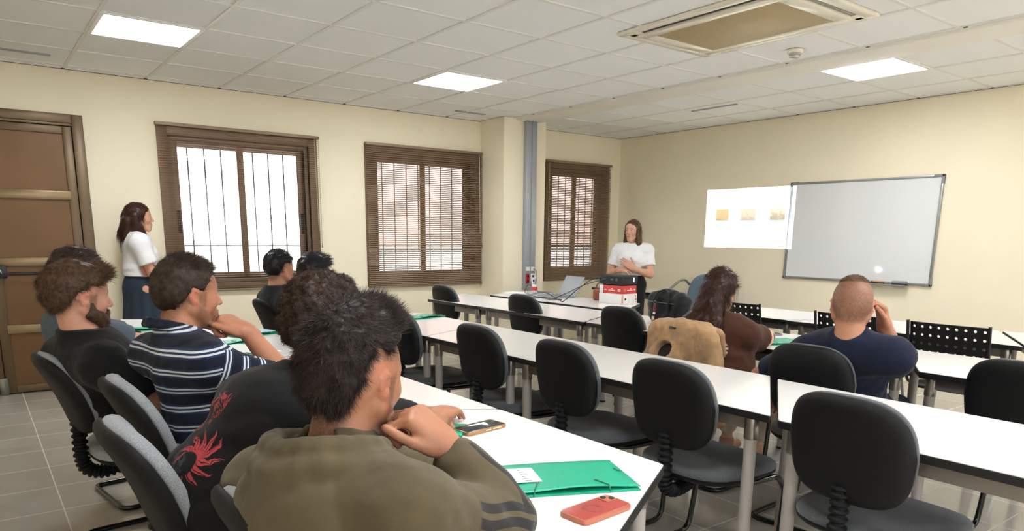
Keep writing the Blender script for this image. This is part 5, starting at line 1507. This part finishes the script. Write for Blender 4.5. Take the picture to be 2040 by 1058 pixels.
def run_cast(only=None):
    out = {}
    def go(key, P):
        if only and key not in only: return
        out[key] = person(P)
    # ---- 1 man in the olive hoodie (nearest)
    J = seated((.50, 1.20, .56), (.56, 1.24, 1.055), 18, 28, sw=.20, roll=.02, shdrop=.085, neckback=.055)
    J['shR'] = A((.545, 1.00, .875)); J['shL'] = A((.42, 1.37, .835)); J['waist'] = J['waist']+A((-.0, -.03, 0)); J['chest'] = J['chest']+A((-.005, -.03, -.01)); J['hip'] = A((.53, 1.16, .56))
    J['elR'] = A((.770, 1.050, .785)); J['wrR'] = A((.700, 1.140, .930))
    J['elL'] = A((.66, 1.52, .785)); J['wrL'] = A((.85, 1.40, .775))
    def hoodx(F, J, RB, xv, yv, up, H):
        # hood lying on the back and framing the neck
        nb = J['neck']
        F.ell(nb-xv*.088-up*.075, A((.098, .160, .120)), RB @ Ry(.20), .002)
        F.ell(nb-xv*.115-up*.165, A((.070, .115, .105)), RB @ Ry(.20), .02)
        c = nb-up*.008-xv*.012
        ring = [c+xv*cos(a)*.082*(1.25 if cos(a) < 0 else 1)+yv*sin(a)*.100+up*(.026-.024*cos(a)+.016*abs(sin(a))) for a in np.linspace(.55, 2*pi-.55, 18)]
        for a_, b_ in zip(ring, ring[1:]): F.rc(a_, b_, .023, .023, .005); F.rc(a_-up*.040-(c-a_)*.18, b_-up*.040-(c-b_)*.18, .026, .026, .012)
        # centre seam of the hood
        [F.rc(nb+yv*.06-xv*(.168+.030*sin(q*.5))-up*(.03*q-.01), nb+yv*.06-xv*(.168+.030*sin((q+1)*.5))-up*(.03*q+.02), .004, .004, .004, True) for q in range(7)]
        F.rc(nb-xv*.05+up*.015, nb+xv*.02-up*.0, .062, .060, .012, True)
    HP = dict(key='hood', label='person in an olive hoodie with dark wavy sleeve stripes, chin on hand', loc=(.53, 1.16), J=J, yaw=18, hyaw=28, hpit=4, build=1.0, res=.0055, bres=.0042, hs=1.0, seed=3,
        skin='#A8765A', tone2='#94583F', flush='#AA5544', ear='#BC6A52', eara=.45, hairc='#1E1613', beard=.75,
        fade=dict(x=[-.13, -.095, -.080, -.055, -.02, .02, .05, .085], z=[-.098, -.094, -.075, -.030, .045, .060, .066, .080], nape=.052, w=.050, a=.80), lip='#8A4038',
        handR=((-.07, .035, .085), (.55, -.75, .45)), handL=((1, -.3, 0), (0, 0, 1)), hkR=dict(curl=(1.15, 1.3, .8), thumb=(.5, .5)), hkL=FLAT, bare=True, handsc=1,
        clothes=[dict(kind='top', name='hoodie', mat=m_hood, inf=.012, sleeve=1.80, fold=.0065, ff=42, extra=[hoodx], coll=.035, tilt=.25, neck=.02, res=.0055), tr(m_jeans), sh()],
        hair=dict(mat=mh_black, t=(.012, .005, .016), c=(-.014, 0, .048), crown=(-.05, 0, .13), nape=.052,
                  line=([-.13, -.095, -.080, -.055, -.02, .02, .05, .085], [-.098, -.094, -.075, -.030, .045, .060, .066, .080]), add=[((.045, -.03, .112), (.045, .03, .112), .034, .034, .03), ((.0, 0, .118), (.03, 0, .122), .035, .032, .03)], rough=(.005, 130),
                  strands=[dict(N=17000, L=.024, n=.22, flow=.9, up=.0, w=.0006, jit=.28, seg=4, xmax=.03), dict(N=6500, L=.028, n=.5, flow=.1, up=.40, fwd=.75, w=.0005, jit=.25, seg=5, xmin=.0, zmin=.09), dict(N=2500, L=.024, n=.45, flow=.7, w=.0005, jit=.3, seg=4, xmax=-.02)]), hres=.0045)
    go('hood', HP)
    # ---- 2 curly-haired man with the printed tee
    J = seated((.52, 1.92, .56), (.76, 1.87, 1.07), 8, 35, sw=.205, roll=0, shdrop=.07, neckback=.075)
    J['shL'] = J['neck']+A((-.06, .20, -.075)); J['shR'] = J['neck']+A((.03, -.19, -.075))
    J['chest'] = A((.59, 1.86, .80)); J['waist'] = A((.49, 1.90, .66))
    J['elL'] = A((.93, 2.16, .79)); J['wrL'] = A((1.05, 1.95, .785)); J['elR'] = A((.93, 1.66, .79)); J['wrR'] = A((1.10, 1.83, .785))
    go('curly', dict(label='person with curly dark hair, black T-shirt with red print on the back', loc=(.46, 1.83), J=J, yaw=8, hyaw=35, build=1.16, res=.0065, bres=.005, seed=4,
        skin='#AE7A5C', tone2='#94583F', hairc='#2A1C16', fade=dict(x=[-.12, -.07, -.04, 0, .05], z=[-.085, -.07, -.02, .02, .05], w=.035, a=.7), handR=((.8, .6, 0), (0, 0, 1)), handL=((.6, -.8, 0), (0, 0, 1)), hkR=FLAT, hkL=FLAT,
        clothes=[tee('t_shirt', m_print, inf=.016, sleeve=.72, fold=.005, ff=36, flare=.018, belly=1.2, coll=.01, tilt=.15), tr(m_trous), sh()],
        hair=dict(mat=mh_curl, t=(.022, .020, .030), c=(-.012, 0, .050), line=([-.13, -.09, -.05, -.02, .02, .05, .085], [-.035, -.032, .000, .030, .035, .045, .070]), rough=(.0075, 120), add=[((.055, -.03, .10), (.055, .03, .10), .032, .032, .03)],
                  strands=[dict(N=17000, L=.042, n=.15, flow=.45, w=.0007, jit=.3, seg=10, curl=(2.0, 14)), dict(N=2500, L=.022, n=.5, flow=.3, w=.0005, jit=.5, seg=7, curl=(1.4, 10))]), hres=.005))
    # ---- 3 man in the striped polo
    J = seated((.50, 2.50, .56), (.60, 2.68, 1.11), 15, 9, sw=.19, shdrop=.085)
    J['elR'] = A((.845, 2.44, .790)); J['wrR'] = A((.762, 2.535, .985)); J['elL'] = A((.80, 2.88, .785)); J['wrL'] = A((.86, 2.66, .80))
    J['hip'] = A((.63, 2.55, .56)); J['waist'] = A((.62, 2.57, .68)); J['chest'] = A((.59, 2.60, .82)); J['shR'] = A((.60, 2.44, .895))
    J['elR'] = A((.88, 2.46, .785)); J['wrR'] = A((.775, 2.615, .980))
    go('polo', dict(label='person in a navy polo shirt with thin white double stripes, knuckles against the mouth', loc=(.56, 2.55), J=J, yaw=12, hyaw=9, hpit=3, build=1.04, res=.006, bres=.0045, seed=5,
        skin='#BA8366', tone2='#A05C45', flush='#C0665A', ear='#C4735E', hairc='#3A2A20', beard=.75, beardc='#3E2C22', fade=dict(x=[-.12, -.07, -.04, 0, .05], z=[-.075, -.07, -.03, .02, .04], w=.03, a=.6),
        handR=((-.085, .070, .065), (.35, -.45, .8)), handL=((.6, -.8, .1), (0, 0, 1)), hkR=dict(curl=(1.35, 1.35, .8), thumb=(.30, .1)), hkL=FIST, hands=1.06,
        clothes=[tee('polo_shirt', m_polo, inf=.010, sleeve=.80, fold=.005, flare=.014, collar=True, coll=.022, belly=1.05), tr(m_jeans), sh()],
        hair=st_short(mh_brown, 12000, .024, t=(.010, .007, .016), line=([-.13, -.08, -.045, -.015, .015, .045, .065, .090], [-.078, -.074, -.020, .030, .022, .030, .066, .086]), n=.5, fwd=.75, up=.35, flow=.35, rough=(.003, 100),
                      strands=[dict(N=12000, L=.016, n=.12, fwd=.2, flow=.9, w=.0006, jit=.2, seg=3), dict(N=5500, L=.030, n=.35, fwd=.9, up=.25, flow=.2, w=.0006, jit=.25, seg=5, zmin=.085)]), hres=.005))
    # ---- 4 bearded man in black
    J = seated((.44, 3.20, .56), (.32, 3.15, 1.08), 14, 14, sw=.18, shdrop=.10, neckback=.01)
    J['hip'] = A((.48, 3.22, .56)); J['waist'] = A((.43, 3.20, .68)); J['chest'] = A((.38, 3.17, .80))
    arms(J, R=((.50, 2.80, .70), (.72, 2.93, .775)), L=((.55, 3.36, .73), (.78, 3.30, .79)))
    go('beard', dict(label='person in a plain black T-shirt with a full brown beard and swept brown hair', loc=(.44, 3.22), J=J, yaw=14, hyaw=14, hpit=5, build=.98, res=.007, bres=.005, seed=6,
        skin='#CC9880', tone2='#B5715A', hairc='#4A3020', beard=.92, beardc='#38241A', beardvol=dict(mat=mh_lb, r=.003, N=6000, L=.010), fade=dict(x=[-.12, -.07, -.04, 0, .05], z=[-.05, -.05, -.01, .02, .035], w=.045, a=.6), ear='#DC8A72',
        handR=((.9, .3, -.1), (0, 0, 1)), handL=((.9, -.3, 0), (0, 0, 1)), hkR=FLAT, hkL=FLAT,
        clothes=[tee('t_shirt', m_tee_w, inf=.018, sleeve=.85, fold=.005, flare=.016, belly=1.0), tr(m_trous), sh()],
        hair=dict(mat=mh_lb, t=(.018, .008, .012), c=(-.020, 0, .047), line=([-.15, -.10, -.05, -.02, .02, .05, .09], [-.062, -.060, -.015, .030, .040, .050, .075]), rough=(.005, 80), add=[((.06, -.03, .098), (.06, .03, .098), .028, .028, .03)],
                  strands=[dict(N=12000, L=.028, n=.08, flow=.9, w=.0008, jit=.22, seg=6, wave=(.5, 90)), dict(N=2500, L=.034, n=.3, fwd=.9, up=.3, flow=0, w=.0008, jit=.25, seg=5, xmin=.02, zmin=.07), dict(N=2500, L=.03, n=.1, flow=.9, down=.8, w=.0008, jit=.15, seg=4, xmax=-.04)]), hres=.006,
        hextra=None))
    # ---- 5 man in the grey-blue T-shirt
    J = seated((.46, 3.80, .56), (.40, 3.85, 1.115), 8, 10, sw=.185, shdrop=.09, neckback=.05)
    arms(J, R=((.60, 3.70, .80), (.80, 3.78, .78)), L=((.66, 4.05, .77), (.88, 3.98, .785)))
    go('grey', dict(label='person in a grey-blue T-shirt with wavy brown hair, behind the bearded one', loc=(.46, 3.80), J=J, yaw=8, hyaw=12, build=1.02, res=.008, bres=.007, seed=7,
        skin='#CE9A7E', tone2='#B8735C', hairc='#3A281E', handR=((.9, .3, 0), (0, 0, 1)), handL=((.9, -.3, 0), (0, 0, 1)), hkR=FLAT, hkL=FLAT,
        clothes=[tee('t_shirt', m_greyblue, inf=.018, sleeve=.75, flare=.016), tr(m_jeans), sh(m_shoe_w)],
        hair=dict(mat=mh_brown, t=(.016, .012, .020), line=LINE_STD, rough=(.006, 90), strands=[dict(N=6000, L=.028, n=.2, flow=.5, fwd=.5, w=.0009, jit=.3, seg=5, curl=(.6, 5))]), hres=.008))
    # ---- 6, 7 the two boys at the far end of the second row
    J = seated((1.86, 4.98, .56), (1.68, 4.87, 1.09), 5, 14, sw=.165, shdrop=.09, neckback=.04)
    J['head'] = A((1.72, 4.98, 1.085)); J = {**seated((1.93, 5.2, .56), (1.78, 5.14, 1.08), 5, 14, sw=.165, shdrop=.09, neckback=.04)}
    arms(J, R=((2.03, 5.0, .78), (2.22, 5.06, .775)), L=((2.05, 5.40, .78), (2.24, 5.30, .785)))
    go('boy1', dict(label='young person with short black hair, right ear visible, before the bright window', loc=(1.93, 5.2), J=J, yaw=5, hyaw=14, build=.88, res=.010, bres=.008, seed=8, hs=.96,
        skin='#C48E70', tone2='#B0705A', hairc='#141214', handR=((.9, .3, 0), (0, 0, 1)), handL=((.9, -.3, 0), (0, 0, 1)), hkR=FLAT, hkL=FLAT, fade=dict(x=[-.12, -.07, -.04, 0, .05], z=[-.075, -.07, -.03, .02, .04], w=.03, a=.7),
        clothes=[tee('t_shirt', m_black_tee2, inf=.016, sleeve=.8), tr(m_trous), sh()],
        hair=st_short(mh_jet, 4500, .03, t=(.014, .008, .018), fwd=.7, flow=.5, up=.1, n=.3, w=.001, line=([-.13, -.06, -.025, .0, .03, .055, .085, .1], [-.065, -.060, .0, .035, .040, .050, .062, .066])), hres=.009))
    J = {**seated((1.90, 4.55, .56), (1.81, 4.56, 1.070), 5, 20, sw=.165, shdrop=.09, neckback=.04)}
    arms(J, R=((2.0, 4.38, .78), (2.20, 4.46, .775)), L=((2.02, 4.76, .78), (2.22, 4.66, .785)))
    go('boy2', dict(label='young person with black hair showing just above the curly head', loc=(1.90, 4.55), J=J, yaw=5, hyaw=18, build=.88, res=.011, bres=.009, seed=9, hs=.98,
        skin='#C48E70', tone2='#B0705A', hairc='#141214', handR=((.9, .3, 0), (0, 0, 1)), handL=((.9, -.3, 0), (0, 0, 1)), hkR=FLAT, hkL=FLAT,
        clothes=[tee('t_shirt', m_black_tee2, inf=.016, sleeve=.8), tr(m_trous), sh()],
        hair=st_short(mh_jet, 4500, .04, t=(.016, .012, .018), fwd=1.0, flow=.3, up=.0, n=.3, w=.001, add=[((.07, -.03, .09), (.07, .03, .09), .03, .03, .03)], line=([-.13, -.06, -.025, .0, .03, .055, .085, .1], [-.065, -.060, .0, .035, .040, .050, .058, .060])), hres=.009))
    # ---- 8 woman in brown
    J = seated((3.50, 2.60, .56), (3.32, 2.49, 1.035), 12, 14, sw=.170, shdrop=.085, neckback=.035)
    J['head'] = A((3.38, 2.535, 1.03)); J = seated((3.24, 2.38, .55), (3.25, 2.435, 1.045), 12, 14, sw=.165, shdrop=.085, neckback=.025)
    arms(J, R=((3.46, 2.28, .790), (3.66, 2.42, .79)), L=((3.45, 2.66, .79), (3.66, 2.56, .785)))
    J['knR'] = A((3.56, 2.22, .50)); J['anR'] = A((3.72, 2.46, .10)); J['anL'] = A((3.66, 2.62, .10))
    LH = dict(mat=mh_long, t=(.012, .010, .014), c=(-.014, 0, .046), line=([-.20, -.06, -.02, .0, .02, .045, .065, .085], [-.20, -.2, -.03, .020, .022, .030, .062, .080]), rough=(.004, 90),
        strands=[dict(N=5000, L=.045, n=.02, flow=1.2, w=.0009, jit=.05, seg=5, zmin=.0), dict(N=9000, L=.13, n=.02, flow=.0, down=1.3, w=.0009, jit=.09, seg=9, wave=(.5, 70), xmax=-.02)])
    LH['strands'][1]['n'] = .03
    def longx(F):
        Hd = Fr(A((3.25, 2.435, 1.045)), Rz(rad(14)))
        nb = J['neck']; bd = Rz(rad(12)) @ A((-1, 0, 0)); sd = Rz(rad(12)) @ A((0, 1, 0))
        top = Hd.p((-.09, 0, .01)); b1 = nb+bd*.115+A((0, 0, -.02)); b2 = nb+bd*.175+A((0, 0, -.235))
        for off, r0, r1, r2 in ((0, .050, .062, .040), (.055, .040, .058, .034), (-.045, .040, .050, .030), (.10, .025, .050, .038)):
            F.rc(top+sd*off*.35, b1+sd*off, r0, r1*.75, .03); F.rc(b1+sd*off, b2+sd*off*1.15+A((0, 0, .02*abs(off)/.05)), r1*.75, r2, .03)
    go('wom', dict(label='person in a brown T-shirt with very long wavy dark brown hair clipped at the back', loc=(3.14, 2.33), J=J, yaw=12, hyaw=14, build=.98, res=.008, bres=.007, seed=10, hs=.95, female=True,
        skin='#D6A98C', tone2='#C08068', hairc='#2A1812', handR=((.9, .35, 0), (0, 0, 1)), handL=((.8, -.5, 0), (0, 0, 1)), hkR=FLAT, hkL=FLAT,
        clothes=[tee('t_shirt', m_brown, inf=.014, sleeve=.72, flare=.012, belly=1.1), tr(m_beige, len=1.75), dict(kind='shoes', name='shoes', mat=mat('tan_sandal', '#A87B62', .5), res=.01)],
        hair=LH, hextra=longx, hres=.007))
    if 'wom' in out:
        e, H_, J_, _ = out['wom']; Hd = H_
        clip = MB()
        for k in range(5):
            zz = .062-k*.014
            for sy in (-1, 1): clip.tube([Hd.p((-.100+.004*k*.3-.010, sy*.004, zz)), Hd.p((-.112, sy*.013, zz-.003)), Hd.p((-.098, sy*.024, zz-.006))], .0028, 6)
        clip.tube([Hd.p((-.112, 0, .070)), Hd.p((-.118, 0, .03)), Hd.p((-.112, 0, -.005))], .0045, 8)
        c_ = clip.build('hair_clip', m_black, e); c_.matrix_parent_inverse = Matrix.Translation(-Vector(e.location))
    # ---- 9 man in navy
    J = seated((3.20, 1.70, .56), (3.0, 1.57, 1.05), 8, 28, sw=.18, shdrop=.075, neckback=.03)
    J['shR'] = J['neck']+A((.06, -.170, -.055)); J['shL'] = J['neck']+A((-.01, .185, -.085)); J['chest'] = A((3.10, 1.635, .79)); J['waist'] = A((3.18, 1.67, .66)); J['hip'] = A((3.26, 1.71, .56))
    J['elR'] = A((3.31, 1.50, .79)); J['wrR'] = A((3.14, 1.49, .965)); J['elL'] = A((3.0, 1.98, .68)); J['wrL'] = A((3.14, 2.0, .53))
    go('navy', dict(label='person in a navy T-shirt with a shaved head, seen from behind, hand at the cheek', loc=(3.20, 1.70), J=J, yaw=18, hyaw=28, build=1.04, res=.007, bres=.0055, seed=11, hs=1.02, earout=.25,
        skin='#B07C60', tone2='#985C44', hairc='#4A362C', fade=dict(x=[-.13, -.09, -.05, -.01, .05, .08], z=[-.060, -.055, -.045, .0, .04, .07], w=.02, a=.78), ear='#D0806A',
        handR=((-.25, .12, .8), (.6, -.5, .2)), handL=((.9, 0, -.2), (0, 0, 1)), hkR=HALF, hkL=HALF,
        clothes=[tee('t_shirt', m_navy, inf=.012, sleeve=.80, flare=.010, belly=1.12, fold=.005, ff=42, coll=.012, tilt=.15), tr(m_jeans), sh()],
        hair=dict(mat=hair_mat('cropped_brown_hair', '#4A3428', '#7E5E48'), t=(.001, -.002, .005), c=(-.010, 0, .042), occ=0, line=([-.13, -.09, -.06, -.02, .03, .06, .085], [.112, .108, .104, .094, .086, .082, .086]), rough=(.0015, 200), strands=[dict(N=6000, L=.009, n=1, flow=.3, up=.3, w=.0006, jit=.3, seg=2)]), hres=.006))
    # ---- 10 standing woman by the window wall
    def standing(x, y, yaw, h, headp=None, sw=.165):
        B = Rz(rad(yaw)); o = A((x, y, 0)); k = h/1.56
        head = o+B @ A((.02, 0, (1.56-.128)*k)); neck = o+B @ A((-.015, 0, 1.298*k))
        J = dict(hip=o+A((0, 0, .86*k)), head=head, neck=neck, chest=o+B @ A((-.005, 0, 1.14*k)), waist=o+B @ A((0, 0, 1.0*k)))
        for S, sy in (('L', 1), ('R', -1)):
            J['sh'+S] = neck+B @ A((0, sy*sw, -.07)); J['kn'+S] = o+B @ A((.02, sy*.09, .45*k)); J['an'+S] = o+B @ A((-.01, sy*.09, .085))
        return J
    J = standing(1.165, 6.79, -2, 1.565); B = Rz(rad(-2)); o = A((1.165, 6.79, 0))
    J['elR'] = J['shR']+B @ A((.075, -.02, -.245)); J['wrR'] = J['elR']+B @ A((.195, .09, .045)); J['elL'] = J['shL']+B @ A((.075, .0, -.24)); J['wrL'] = J['elL']+B @ A((.19, -.13, .06))
    def lobx(pts, H_):
        def f(F):
            for a, b, ra, rb in pts: F.rc(H_.p(a), H_.p(b), ra, rb, .022)
        return f
    Hh = Fr(J['head'], Rz(rad(-6)))
    go('stand', dict(label='person standing by the door in a white shirt and dark denim skirt', loc=(1.165, 6.79), J=J, yaw=-2, hyaw=-6, build=.95, res=.008, bres=.006, seed=12, hs=.93, female=True,
        skin='#D2A084', tone2='#BC7C64', hairc='#3A2018', handR=((.5, .8, .1), (.5, -.4, .7)), handL=((.5, -.8, .1), (.5, .4, .7)), hkR=FLAT, hkL=FLAT,
        clothes=[tee('shirt', m_whitetee, inf=.016, sleeve=.68, flare=.008, collar=False, cut=.96, fold=.003), dict(kind='skirt', name='skirt', mat=m_denim, z=.22, inf=.008), dict(kind='shoes', name='shoes', mat=m_shoe, res=.01)],
        hair=dict(mat=mh_aub, t=(.012, .014, .014), c=(-.014, 0, .044), line=([-.2, -.06, -.02, .0, .02, .045, .065, .085], [-.25, -.25, -.24, -.06, -.02, .020, .055, .075]), rough=(.004, 80),
            strands=[dict(N=5000, L=.09, n=.05, flow=.5, down=1.2, w=.0010, jit=.08, seg=8, wave=(.3, 50), xmax=.05)]), hextra=lobx([((-.075, .02, .02), (-.115, .02, -.12), .055, .05), ((-.115, .02, -.12), (-.125, .02, -.20), .05, .028), ((-.03, -.065, .02), (-.04, -.075, -.12), .035, .035), ((-.03, .065, .02), (-.04, .075, -.12), .035, .035), ((.0, -.075, -.06), (.03, -.07, -.16), .02, .02), ((-.09, -.04, -.02), (-.11, -.05, -.18), .045, .03)], Hh), hres=.007))
    # ---- 11 presenter
    J = standing(5.75, 5.49, 208, 1.515, sw=.160); B = Rz(rad(208))
    o = A((5.75, 5.49, 0)); J['wrR'] = o+B @ A((.215, -.085, .985)); J['wrL'] = o+B @ A((.235, .085, 1.005))
    J['elR'] = ik(J['shR'], J['wrR'], .265, .235, J['shR']+B @ A((-.10, -.22, -.4))); J['elL'] = ik(J['shL'], J['wrL'], .265, .235, J['shL']+B @ A((-.10, .22, -.4)))
    Hh = Fr(J['head'], Rz(rad(196)))
    go('pres', dict(label='person presenting in a white T-shirt and black trousers, hands together', loc=(5.75, 5.49), J=J, yaw=208, hyaw=196, build=.86, res=.007, bres=.005, seed=13, hs=.93, female=True,
        skin='#D2A48A', tone2='#BE8068', hairc='#3A2820', lip='#B0605A', handR=(B @ A((.25, .95, .12)), B @ A((.6, -.1, .8))), handL=(B @ A((.1, -.80, .55)), B @ A((.85, .3, .4))), flipR=False,
        hkR=dict(curl=(.5, .6, .4), thumb=(.6, .3)), hkL=dict(curl=(.25, .3, .2), thumb=(.8, .1)),
        clothes=[tee('t_shirt', m_whitetee, inf=.014, sleeve=.66, flare=.010, tilt=.35, coll=.0, cut=.925, fold=.003), dict(kind='trousers', name='trousers', mat=m_trous, inf=.016, res=.011, len=1.95), dict(kind='shoes', name='shoes', mat=m_shoe, res=.01)],
        hair=dict(mat=mh_two, t=(.008, .009, .010), c=(-.012, 0, .044), line=([-.2, -.06, -.03, .0, .03, .045, .065, .085], [-.25, -.25, -.25, -.20, -.15, .020, .060, .080]), rough=(.002, 60),
            strands=[dict(N=4500, L=.10, n=.03, flow=.45, down=1.4, w=.0010, jit=.05, seg=6, xmax=.03)]), hextra=lobx([((-.06, 0, .02), (-.075, 0, -.13), .06, .055), ((-.01, .070, .03), (-.01, .078, -.14), .026, .030), ((-.01, -.070, .03), (-.01, -.078, -.14), .026, .030), ((.025, .062, .06), (.015, .080, -.13), .014, .022), ((.025, -.062, .06), (.015, -.080, -.13), .014, .022)], Hh), hres=.006))
    return out
# fix hand directions given in body frame for the presenter and the standing person
# ================================================================ soft goods: tote bag, tan jacket
def soft_bag():
    e = empty('tote_bag', 'black fabric tote bag with key rings standing on the third row table', 'bag', (3.86, 3.32, TZ), rad(-8))
    mbag, _, _, _ = cloth_mat('black_nylon', '#17181B', .6, 500)
    o = A((3.86, 3.32, TZ)); B = Rz(rad(-8))
    F = Field(); p = lambda x, y, z: o+B @ A((x, y, z))
    for y in (-.12, -.04, .04, .12):
        F.rc(p(0, y, .06), p(0, y*1.05, .145), .062, .058, .05)
    F.rc(p(0, -.13, .165), p(0, .12, .175), .045, .04, .04)
    F.rc(p(-.02, .05, .190), p(-.01, .12, .170), .03, .028, .03); F.rc(p(.0, -.12, .195), p(.0, .02, .207), .026, .03, .03)
    F.fill(lambda P, d: np.maximum(d+.008*wav(P, 30, 2)+.004*wav(P, 75, 1), .002+TZ-P[:, 2]))
    V, Q = polygonize(F, .007, .01); V = relax(V, Q, 1); mesh_np('bag_body', V, Q, mbag, e).matrix_parent_inverse = (Matrix.Translation((3.86, 3.32, TZ)) @ Matrix.Rotation(rad(-8), 4, 'Z')).inverted()
    for sx in (-.062, .05):
        MB().tube(smoothpath([(sx, -.07, .06), (sx*1.08, -.075, .15), (sx*.8, -.05, .215), (sx*.4, .0, .23), (sx*.8, .05, .215), (sx*1.08, .075, .15), (sx, .07, .06)], 6), .011, 8, sx=.35).build('handle', mbag, e)
    MB().tube([(-.066, -.13, .15), (-.068, .0, .148), (-.064, .14, .15)], .0015, 6).build('zip', mat('zip_grey', '#9A9284', .4, .5), e)
    k = empty('key_ring', 'dark red and cream key charms hanging from the black tote bag', 'key ring', (3.775, 3.37, TZ+.15), rad(-8))
    MB().tube([(0, .012*cos(a), .012*sin(a)) for a in np.linspace(0, 2*pi, 17)[:-1]], .002, 6, closed=True).build('ring', m_chrome, k)
    MB().box((-.006, -.014, -.075), (.004, .010, -.012), .004).build('red_charm', mat('dark_red_charm', '#6E2430', .4), k)
    MB().lathe([(.002, -.008), (.011, 0), (.002, .008)], (-.008, -.006, -.075), 14).build('white_charm', m_white, k)
    MB().box((-.006, .0, -.125), (.004, .022, -.098), .005).build('cream_charm', mat('cream_charm', '#D8C08A', .5), k)
    MB().lathe([(.002, -.018), (.009, -.008), (.009, .008), (.002, .014)], (0, .014, -.140), 12).build('grey_charm', m_collar, k)
soft_bag()
def soft_jacket():
    # jacket draped over the back of the woman's chair (chair at 3.42, 2.60), collar rolled outwards
    m, t, b, base = cloth_mat('tan_fleece', '#B08D68', .95, 260, .14, .6, .6)
    c = A((3.27, 2.45, 0)); e = empty('jacket', 'tan fleece jacket draped over the chair back of the person in brown', 'jacket', (3.03, 2.45, 0))
    F = Field(); p = lambda x, y, z: c+A((x, y, z))
    tb = rad(9)
    def bp(y, z, off): x = -.235-off-(z-.545)*sin(tb); return p(x, y, z)
    F.rc(bp(-.13, .872, -.02), bp(.13, .872, -.02), .034, .034, .03)
    for y in np.linspace(-.175, .175, 9):
        F.rc(bp(y, .875-abs(y)*.12, .022), bp(y*1.08, .58, .035), .026, .024, .05)
        F.rc(bp(y, .865-abs(y)*.12, -.07), bp(y, .74, -.09), .020, .016, .04)
    for sy in (-1, 1):
        F.rc(bp(sy*.20, .82, .02), bp(sy*.225, .56, .03), .032, .042, .04)
        F.rc(bp(sy*.225, .56, .03), bp(sy*.22, .40, .03), .040, .040, .03)
    # rolled collar ring
    cc = bp(.085, .735, .085); ax = A((-.80, .10, .42)); ax /= np.linalg.norm(ax); u = np.cross(ax, A((0, 0, 1))); u /= np.linalg.norm(u); v = np.cross(ax, u)
    ring = [cc+u*cos(a)*.074+v*sin(a)*.060 for a in np.linspace(0, 2*pi, 17)]
    for a_, b_ in zip(ring, ring[1:]): F.rc(a_, b_, .013, .013, .008); F.rc(a_-ax*.035, b_-ax*.035, .024, .024, .03)
    F.rc(cc-ax*.040, cc+ax*.06, .058, .060, .006, True)
    F.fill(lambda P, d: d+.006*wav(P*A((1, 1, .6)), 48, 2)+.0025*wav(P, 120, 1))
    V, Q = polygonize(F, .006, .006); V = relax(V, Q, 1, .4); mesh_np('fleece', V, Q, m, e)
    mb = MB().box((-.003, -.022, -.014), (.003, .022, .014), .001, Matrix.Translation(bp(.03, .872, .055)) @ Matrix.Rotation(rad(35), 4, 'Y'))
    o = mb.build('brand_tab', m_black, e); o.matrix_parent_inverse = Matrix.Translation((-3.03, -2.45, 0))
    V_, Q_ = None, None
    F = Field(); F.ell(cc-ax*.030, A((.062, .058, .012)), np.stack([u, v, ax], 1), .01); V, Q = polygonize(F, .006); mesh_np('collar_lining', V, Q, mat('dark_lining', '#1B1716', .9), e)
soft_jacket()
cast = run_cast(globals().get('ONLY'))
# sleeve coordinates of the hoodie for its stripes
if 'hood' in cast:
    e, H, J, _ = cast['hood']
    for o in COL.objects:
        if o.parent == e and o.name.startswith('hoodie'):
            n = len(o.data.vertices); co = np.empty(n*3, f32); o.data.vertices.foreach_get('co', co); V = co.reshape(-1, 3).astype(float)
            a, b, c = J['shR'], J['elR'], J['wrR']; L = np.linalg.norm(b-a); ax = (b-a)/L; L2 = np.linalg.norm(c-b); bx = (c-b)/L2
            side = np.cross(ax, bx); side /= np.linalg.norm(side)               # hinge axis of the elbow
            if side @ np.array([0, -1, 0]) < 0: side = -side
            y1 = (V-a) @ ax; y2 = (V-b) @ bx
            d1 = np.linalg.norm(V-a-np.clip(y1, 0, L)[:, None]*ax, axis=1); d2 = np.linalg.norm(V-b-np.clip(y2, 0, L2)[:, None]*bx, axis=1)
            mid = ax-bx; mid /= np.linalg.norm(mid); w2 = sstep((V-b) @ (ax+bx)/np.linalg.norm(ax+bx), -.03, .03)
            y = np.where(w2 > .5, L+np.clip(y2, 0, L2), np.clip(y1, 0, L))
            outer = lambda q, x_: np.arctan2(q @ side, q @ np.cross(side, x_))
            o1 = mid-ax*(mid @ ax); o1 /= np.linalg.norm(o1); o2 = mid-bx*(mid @ bx); o2 /= np.linalg.norm(o2)
            q1 = V-a-y1[:, None]*ax; q2 = V-b-y2[:, None]*bx
            a1 = np.arctan2(q1 @ side, q1 @ o1); a2 = np.arctan2(q2 @ side, q2 @ o2); ang = np.where(w2 > .5, a2, a1)
            U = np.stack([(ang-1.0)*.075, y-.09, ((np.minimum(d1, d2) < .086) & (y > .10)).astype(float)], 1)
            set_vec(o, U, 'arm')
